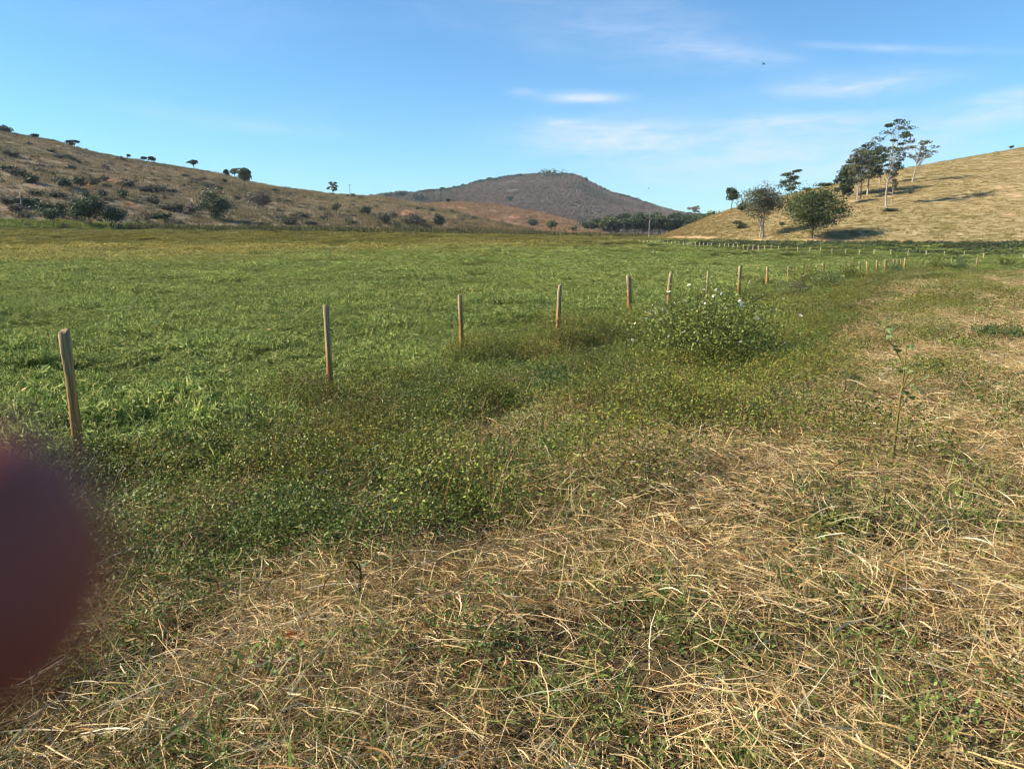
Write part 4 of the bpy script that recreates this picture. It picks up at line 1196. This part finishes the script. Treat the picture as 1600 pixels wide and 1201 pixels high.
for px, py, lab in [(1434, 957, 'curled orange dead leaf lying on straw at lower right'), (465, 1030, 'orange dead leaf lying on straw at lower left'), (1335, 1140, 'brown dead leaf on the straw at the bottom right')]:
    p = hit(px, py)
    B = Bag()
    u = np.linspace(-1, 1, 7)
    wv = 0.028 * np.cos(u * 1.5)
    V = np.concatenate([np.stack([u * 0.05, wv, 0.012 + 0.02 * u ** 2], -1), np.stack([u * 0.05, -wv, 0.012 + 0.02 * u ** 2], -1), np.stack([u * 0.05, 0 * u, 0.02 * u ** 2], -1)])
    Q = [(j, j + 1, 15 + j, 14 + j) for j in range(6)] + [(14 + j, 15 + j, 8 + j, 7 + j) for j in range(6)]
    B.add(V, Q, C=(0.45, 0.17, 0.05))
    o = link('fallen_leaf', B.mesh('fallen_leaf', [M_STRAW if False else M_PETAL]), None, p + Vector((0, 0, 0.11)))
    o.rotation_euler = (0.7, 0.5, px)
    tag(o, lab, 'leaf')

# ------------------------------------------------------------------ fence posts
m, n_, l_ = new_mat('post_wood')
o_ = n_.new('ShaderNodeOutputMaterial'); p_ = n_.new('ShaderNodeBsdfPrincipled')
p_.inputs['Roughness'].default_value = 0.85; p_.inputs['Specular IOR Level'].default_value = 0.15
a_ = n_.new('ShaderNodeAttribute'); a_.attribute_name = 'col'
tc_ = n_.new('ShaderNodeTexCoord'); mp_ = n_.new('ShaderNodeMapping'); mp_.inputs['Scale'].default_value = (38, 38, 2.2)
nz_ = n_.new('ShaderNodeTexNoise'); nz_.inputs['Scale'].default_value = 1; nz_.inputs['Detail'].default_value = 6
mr_ = n_.new('ShaderNodeMapRange'); mr_.inputs['From Min'].default_value = 0.3; mr_.inputs['From Max'].default_value = 0.7
mr_.inputs['To Min'].default_value = 0.35; mr_.inputs['To Max'].default_value = 1.3
mx_ = n_.new('ShaderNodeMix'); mx_.data_type = 'RGBA'; mx_.blend_type = 'MULTIPLY'; mx_.inputs['Factor'].default_value = 1
b_ = n_.new('ShaderNodeBump'); b_.inputs['Strength'].default_value = 0.9; b_.inputs['Distance'].default_value = 0.012
l_.new(tc_.outputs['Object'], mp_.inputs[0]); l_.new(mp_.outputs[0], nz_.inputs['Vector']); l_.new(nz_.outputs['Fac'], mr_.inputs['Value'])
l_.new(a_.outputs['Color'], mx_.inputs['A']); l_.new(mr_.outputs['Result'], mx_.inputs['B']); l_.new(mx_.outputs['Result'], p_.inputs['Base Color'])
l_.new(nz_.outputs['Fac'], b_.inputs['Height']); l_.new(b_.outputs[0], p_.inputs['Normal']); l_.new(p_.outputs[0], o_.inputs[0])
M_POST = m

def post_mesh(H, r, seed, seg=12, rings=9, pale=0.5):
    r0 = np.random.default_rng(seed)
    t = np.linspace(0, 1, rings)
    bend = r0.normal(size=2) * 0.02
    cut = 0.40 + 0.25 * r0.random()
    V, C, Q, T = [], [], [], []
    lob = 1 + 0.09 * np.sin(np.arange(seg) * 2 * math.pi / seg * 2 + r0.random() * 6) + 0.06 * r0.normal(size=seg)
    for i, f in enumerate(t):
        rr = r * (1.06 - 0.16 * f) * (1 + 0.06 * r0.normal())
        cx, cy = bend * math.sin(f * 3.0)
        for j in range(seg):
            th = 2 * math.pi * j / seg
            zz = -0.25 + f * (H + 0.25)
            if i == rings - 1: zz += 0.02 * math.cos(th + seed) + 0.008 * r0.normal()
            V.append((cx + rr * lob[j] * math.cos(th), cy + rr * lob[j] * math.sin(th), zz))
            g = np.clip((f - cut) * 4.0 + 0.25 * math.sin(th * 2 + seed), 0, 1)
            C.append(np.array([0.41, 0.205, 0.07]) * (1 - g) + np.array([0.40, 0.30, 0.155]) * g)
    for i in range(rings - 1):
        for j in range(seg):
            q = (j + 1) % seg
            Q.append((i * seg + j, i * seg + q, (i + 1) * seg + q, (i + 1) * seg + j))
    # slightly bevelled, cut top
    base = len(V)
    for j in range(seg):
        x_, y_, z_ = V[(rings - 1) * seg + j]
        V.append((x_ * 0.86, y_ * 0.86, z_ + 0.006)); C.append((0.34, 0.26, 0.16))
    V.append((bend[0] * 0.14, bend[1] * 0.14, H + 0.007)); C.append((0.27, 0.19, 0.11))
    for j in range(seg):
        q = (j + 1) % seg
        Q.append(((rings - 1) * seg + j, (rings - 1) * seg + q, base + q, base + j))
        T.append((base + j, base + q, len(V) - 1))
    B = Bag(); B.add(V, Q, T, np.array(C))
    return B.mesh('fence_post', [M_POST], True)

def put_post(px, py, tx, ty, wpx, label, group, extra=0.1, seg=12, mesh=None):
    p = hit(px, py)
    dist = p.y * cP - (p.z - CAM_H) * sP
    s, t = st(tx, ty)
    ztop = CAM_H + t * p.y
    H = max(ztop - p.z, 0.3)
    me = mesh or post_mesh(H, max(wpx * 0.82 * dist / F / 2, 0.03), int(px * 5), seg, 9 if seg > 8 else 4)
    o = link('fence_post', me, None, p)
    if mesh: o.scale = (1, 1, H / 1.1)
    dx = s * p.y - p.x
    o.rotation_euler = (0, math.atan2(dx, H), 0) if not mesh else (0.03 * rng.normal(), 0.04 * rng.normal(), rng.random() * 6)
    tag(o, label, 'fence post', group)
    return o

NEAR = [(128, 742, 100, 518, 17, 'nearest wooden fence post, leaning left, tallest at the left edge'),
        (516, 632, 509, 480, 10.5, 'second wooden post of the near fence, grey above and orange-brown below'),
        (719, 570, 718, 462, 9, 'third wooden post of the near fence, upright in the grass'),
        (872, 536, 875, 445, 8, 'fourth wooden post of the near fence, slightly crooked'),
        (981, 511, 982, 431, 9, 'thick split wooden post just left of the flowering shrub'),
        (1047, 486, 1049, 425, 6.5, 'wooden post at the left edge of the flowering shrub'),
        (1105, 482, 1107, 425, 5, 'wooden post mostly hidden in the flowering shrub'),
        (1155, 472, 1157, 416, 6.5, 'wooden post standing clear at the right edge of the flowering shrub'),
        (1197, 458, 1199, 417, 5.5, 'ninth wooden post of the near fence, on open green grass'),
        (1232, 445, 1232, 416, 4, 'wooden post in the left side of the leafy fence shrub'),
        (1259, 446, 1260, 414, 4.2, 'wooden post in the right side of the leafy fence shrub'),
        (1286, 434, 1287, 411, 4.2, 'wooden post between the two leafy fence shrubs'),
        (1327, 430, 1328, 408, 3.5, 'wooden post half hidden by the bright leafy shrub'),
        (1342, 433, 1343, 409, 4.2, 'first of the four close clear posts before the fence corner'),
        (1355, 433, 1355, 409, 3.6, 'second of the four close clear posts before the fence corner'),
        (1370, 432, 1371, 407, 3.8, 'third of the four close clear posts before the fence corner'),
        (1383, 431, 1384, 406, 4, 'fourth of the four close clear posts before the fence corner'),
        (1396, 424, 1396, 405, 3.2, 'leftmost of the bunched posts at the fence corner'),
        (1402, 423, 1402, 405, 3, 'second of the bunched posts at the fence corner'),
        (1407, 422, 1408, 405, 3, 'third of the bunched posts at the fence corner'),
        (1413, 429, 1415, 404, 5, 'stout corner post at the end of the near fence'),
        (1440, 417, 1440, 405, 2.6, 'small post behind the bright wide shrub'),
        (1487, 416, 1487, 404, 2.6, 'small post behind the dark green shrub right of the corner'),
        (1526, 423, 1528, 403, 3.4, 'lone post between the dark shrub and the right edge')]
for px, py, tx, ty, wp, lab in NEAR:
    put_post(px, py, tx, ty, wp, lab, 'posts of the near fence')
FAR_ME = post_mesh(1.1, 0.068, 77, 7, 4)
for d_ in FAR_ME.attributes['col'].data: d_.color = (0.60, 0.49, 0.31, 1)
bx = list(np.cumsum([981] + [6.1 + 0.012 * i for i in range(21)]))
BACK = [(x_, np.interp(x_, [981, 1117], [381, 388.5]), np.interp(x_, [981, 1117], [374.5, 380])) for x_ in bx]
BACK += [(x_, np.interp(x_, [1117, 1343], [389, 400]), np.interp(x_, [1117, 1343], [380, 389.5])) for x_ in (1124, 1131, 1138, 1145, 1152, 1161, 1168, 1176, 1185, 1194, 1205, 1216, 1229, 1246, 1265, 1281, 1300, 1321)]
BACK += [(1342, 401, 390), (1365, 402, 390), (1391, 402.5, 390), (1418, 403.5, 391.5), (1447, 403, 392), (1475, 405, 393), (1506, 406.5, 393), (1536, 408.5, 395), (1569, 410, 399), (1598, 409, 398)]
for i, (px, py, ty) in enumerate(BACK):
    put_post(px, py, px, ty, 3, '%s thin pale post from the left in the back fence below the golden hill' % ordn(i), 'posts of the back fence', mesh=FAR_ME)
LF = [(256, 362.5, 356), (272, 363, 357), (288, 363.5, 358), (318, 365, 360), (332, 365, 360), (346, 365.5, 360.5), (360, 366, 361), (375, 366, 361), (390, 366.5, 361.5), (442, 368, 363), (473, 368.5, 363), (493, 369, 363.5), (507, 369, 362),
      (519, 369, 363.5), (542, 369.5, 364), (566, 370, 365), (576, 370.5, 365), (586, 370.5, 365), (597, 371, 365.5), (620, 371, 366), (630, 371, 363.5), (641, 371, 366), (650, 371.5, 366), (671, 372, 367), (686, 372, 367)]
DARK_ME = post_mesh(1.1, 0.08, 78, 7, 4)
for d_ in DARK_ME.attributes['col'].data: d_.color = (0.12, 0.10, 0.07, 1)
for i, (px, py, ty) in enumerate(LF):
    put_post(px, py, px, ty, 3, '%s dark post from the left in the far fence under the left hill' % ordn(i), 'posts of the far left fence', mesh=DARK_ME)

# ------------------------------------------------------------------ poles
def pole(label, px, py, ty, arm, colr=(0.25, 0.21, 0.17), r=0.13):
    p = hit(px, py)
    H = CAM_H + st(px, ty)[1] * p.y - p.z
    e = empty('utility_pole', p)
    tag(e, label, 'pole')
    B = Bag()
    V, Q, T = tube([(0, 0, -0.5), (0, 0, H * 0.5), (0, 0, H)], [r, r * 0.85, r * 0.7], 8); B.add(V, Q, T, colr)
    link('shaft', B.mesh('shaft', [M_BARK], True), e)
    for k in range(arm):
        B = Bag(); z_ = H * (0.93 - 0.12 * k)
        V, Q, T = tube([(-0.9, -0.12, z_), (0.9, -0.12, z_)], [0.07, 0.07], 4); B.add(V, Q, T, colr)
        for q in (-0.75, 0, 0.75):
            V, Q, T = tube([(q, -0.12, z_ + 0.05), (q, -0.12, z_ + 0.25)], [0.05, 0.04], 5); B.add(V, Q, T, (0.3, 0.3, 0.3))
        link('crossarm', B.mesh('crossarm', [M_BARK]), e)
pole('power pole with crossarm on the left hill skyline', 547, 306, 288, 1)
pole('pale weathered pole in front of the dark wood', 1014, 374, 332, 2, (0.27, 0.235, 0.19), 0.15)
pole('thin pale pole in the scrub at the far left hill foot', 34, 326, 296, 0, (0.42, 0.38, 0.28), 0.12)

# ------------------------------------------------------------------ birds
def egret(label, px, py, hp, face):
    p = hit(px, py)
    s = hp * p.y / F / 0.9
    e = empty('egret', p + Vector((0, 0, 0.1)), face)
    e.scale = (s, s, s)
    tag(e, label, 'bird', 'egrets in the marshy field')
    B = Bag()
    t = np.linspace(0, 1, 8)
    V, Q, T = tube(np.stack([-0.26 + 0.5 * t, 0 * t, 0.42 + 0.12 * t], -1), 0.11 * np.sin(np.clip(t * 0.94 + 0.05, 0, 1) * math.pi) ** 0.7 + 0.008, 8); B.add(V, Q, T, (0.78, 0.78, 0.75))
    V, Q, T = tube([(0.2, 0, 0.5), (0.29, 0, 0.6), (0.25, 0, 0.72), (0.29, 0, 0.84), (0.36, 0, 0.86)], [0.05, 0.03, 0.024, 0.03, 0.022], 7); B.add(V, Q, T, (0.78, 0.78, 0.75))
    link('body', B.mesh('body', [M_FEATHER], True), e)
    B = Bag(); V, Q, T = tube([(0.36, 0, 0.86), (0.46, 0, 0.845)], [0.014, 0.003], 5); B.add(V, Q, T, (0.6, 0.4, 0.08)); link('beak', B.mesh('beak', [M_FEATHER]), e)
    for y_ in (-0.035, 0.035):
        B = Bag(); V, Q, T = tube([(0.0, y_, -0.1), (0.02, y_, 0.22), (-0.01, y_, 0.42)], [0.011, 0.013, 0.02], 5); B.add(V, Q, T, (0.05, 0.05, 0.04)); link('leg', B.mesh('leg', [M_FEATHER]), e)
egret('white egret in the marsh, leftmost of the pair by the water', 126, 381.5, 4.2, 0.5)
egret('white egret in the marsh, right one of the pair by the water', 143.5, 380.5, 4.0, 2.5)
egret('lone white egret standing in the marsh left of centre', 333.5, 373, 4.6, 1.2)
egret('tiny white egret in the far marsh, rightmost of them', 515, 377, 3.2, 0.1)

def flyer(label, px, py, Y, span_px, tilt):
    s, t = st(px, py)
    e = empty('flying_bird', (s * Y, Y, CAM_H + t * Y))
    e.scale = [span_px * Y / F] * 3
    e.rotation_euler = (0, 0, 0.3)
    tag(e, label, 'bird')
    B = Bag(); u = np.linspace(0, 1, 7)
    V, Q, T = tube(np.stack([-0.5 + u, 0 * u, -0.16 + 0.22 * u], -1), 0.09 * np.sin(u * 2.8 + 0.2) ** 1.0 + 0.01, 7); B.add(V, Q, T, (0.03, 0.035, 0.05))
    link('body', B.mesh('body', [M_FEATHER], True), e)
    for sgn in (-1, 1):
        B = Bag()
        B.add([(0.22, 0, 0.03), (-0.02, 0, 0.0), (0.02, 0.22 * sgn, 0.22 * sgn + 0.1 * tilt), (0.16, 0.24 * sgn, 0.24 * sgn + 0.1 * tilt), (0.1, 0.5 * sgn, 0.46 * sgn)], Q=[(0, 1, 2, 3)], T=[(3, 2, 4)], C=(0.09, 0.10, 0.13))
        w = link('wing', B.mesh('wing', [M_FEATHER]), e)
        md = w.modifiers.new('thickness', 'SOLIDIFY'); md.thickness = 0.02
flyer('small dark bird flying high in the blue sky', 1193, 100, 60, 6.5, 1)
flyer('tiny distant bird above the right end of the mountain', 1013.5, 294, 120, 3.5, -1)

# ------------------------------------------------------------------ the photographer's hand, a fingertip over the edge of the lens
def cam_pt(px, py, d):
    r = ray(px, py)
    return Vector((0, 0, CAM_H)) + Vector(r) * d
m, n_, l_ = new_mat('skin')
o_ = n_.new('ShaderNodeOutputMaterial'); p_ = n_.new('ShaderNodeBsdfPrincipled')
nz_ = n_.new('ShaderNodeTexNoise'); nz_.inputs['Scale'].default_value = 260; nz_.inputs['Detail'].default_value = 4
tc_ = n_.new('ShaderNodeTexCoord'); rp_ = n_.new('ShaderNodeValToRGB')
rp_.color_ramp.elements[0].color = (0.22, 0.04, 0.024, 1); rp_.color_ramp.elements[1].color = (0.28, 0.056, 0.034, 1)
l_.new(tc_.outputs['Object'], nz_.inputs['Vector']); l_.new(nz_.outputs['Fac'], rp_.inputs['Fac']); l_.new(rp_.outputs[0], p_.inputs['Base Color'])
p_.inputs['Roughness'].default_value = 0.6
p_.inputs['Subsurface Weight'].default_value = 0.15
p_.inputs['Subsurface Radius'].default_value = (0.003, 0.001, 0.0006)
p_.inputs['Subsurface Scale'].default_value = 1.0
l_.new(p_.outputs[0], o_.inputs[0])
M_SKIN = m
tip = cam_pt(160, 856, 0.0365)
K = Vector((0, 0, CAM_H))
pts = [(tip, .0062), (tip + Vector((-.007, -.0005, -.001)), .0088), (tip + Vector((-.020, -.003, -.004)), .0092), (tip + Vector((-.032, -.009, -.006)), .0088), (tip + Vector((-.046, -.022, -.008)), .0092), (tip + Vector((-.058, -.046, -.012)), .0110)]
sk_v = [p for p, r in pts]; sk_r = [r for p, r in pts]; sk_e = [(0, 1), (1, 2), (2, 3), (3, 4), (4, 5)]
mcp = pts[-1][0]
palm = mcp + Vector((-.010, -.034, -.030)); wrist = palm + Vector((-.014, -.036, -.032)); fore = wrist + Vector((-.012, -.030, -.040)); elbow = fore + Vector((-.006, -.020, -.030))
i0 = len(sk_v)
sk_v += [palm, wrist, fore, elbow]; sk_r += [.022, .020, .022, .023]; sk_e += [(5, i0), (i0, i0 + 1), (i0 + 1, i0 + 2), (i0 + 2, i0 + 3)]
for k in range(3):                                              # curled middle, ring and little fingers
    b = mcp + Vector((-.004 - .003 * k, -.003 - .004 * k, -.0205 * (k + 1)))
    q1 = b + Vector((-.004, .034 - .004 * k, -.003)); q2 = q1 + Vector((.013, .016 - .002 * k, -.003)); q3 = q2 + Vector((.017, -.007, -.002))
    j = len(sk_v)
    sk_v += [b, q1, q2, q3]; sk_r += [.0098 - .0006 * k, .0086 - .0006 * k, .0078 - .0006 * k, .0068 - .0006 * k]
    sk_e += [(i0, j), (j, j + 1), (j + 1, j + 2), (j + 2, j + 3)]
j = len(sk_v)                                                   # the thumb leaves the side of the palm
sk_v += [palm + Vector((.018, -.012, .006)), palm + Vector((.034, -.012, .026)), palm + Vector((.040, -.006, .048))]; sk_r += [.013, .0098, .0085]
sk_e += [(i0, j), (j, j + 1), (j + 1, j + 2)]
origin = elbow.copy()
me = bpy.data.meshes.new('hand')
me.from_pydata([tuple(p - origin) for p in sk_v], sk_e, [])
hand = link('hand', me, None, origin)
md = hand.modifiers.new('skin', 'SKIN')
if not me.skin_vertices: me.skin_vertices.new()
for i, r in enumerate(sk_r):
    me.skin_vertices[0].data[i].radius = (r, r)
    me.skin_vertices[0].data[i].use_root = (i == i0)
md.use_smooth_shade = True
ss = hand.modifiers.new('smooth', 'SUBSURF'); ss.levels = ss.render_levels = 2
me.materials.append(M_SKIN)
tag(hand, 'blurred dark reddish fingertip covering the left edge of the lens', 'hand')

# ------------------------------------------------------------------ haze
HB = Bag()
x0, x1, y0, y1, z0, z1 = -2600, 2600, -400, 2900, -14, 190
V = [(x0, y0, z0), (x1, y0, z0), (x1, y1, z0), (x0, y1, z0), (x0, y0, z1), (x1, y0, z1), (x1, y1, z1), (x0, y1, z1)]
HB.add(V, Q=[(0, 3, 2, 1), (4, 5, 6, 7), (0, 1, 5, 4), (1, 2, 6, 5), (2, 3, 7, 6), (3, 0, 4, 7)])
m, n_, l_ = new_mat('haze_air')
o_ = n_.new('ShaderNodeOutputMaterial'); v_ = n_.new('ShaderNodeVolumePrincipled')
v_.inputs['Color'].default_value = (0.75, 0.85, 1.0, 1)
v_.inputs['Density'].default_value = 0.000085
l_.new(v_.outputs[0], o_.inputs['Volume'])
haze = link('haze', HB.mesh('haze', [m]))
tag(haze, 'thin blue haze in the valley air', 'haze', kind='stuff')
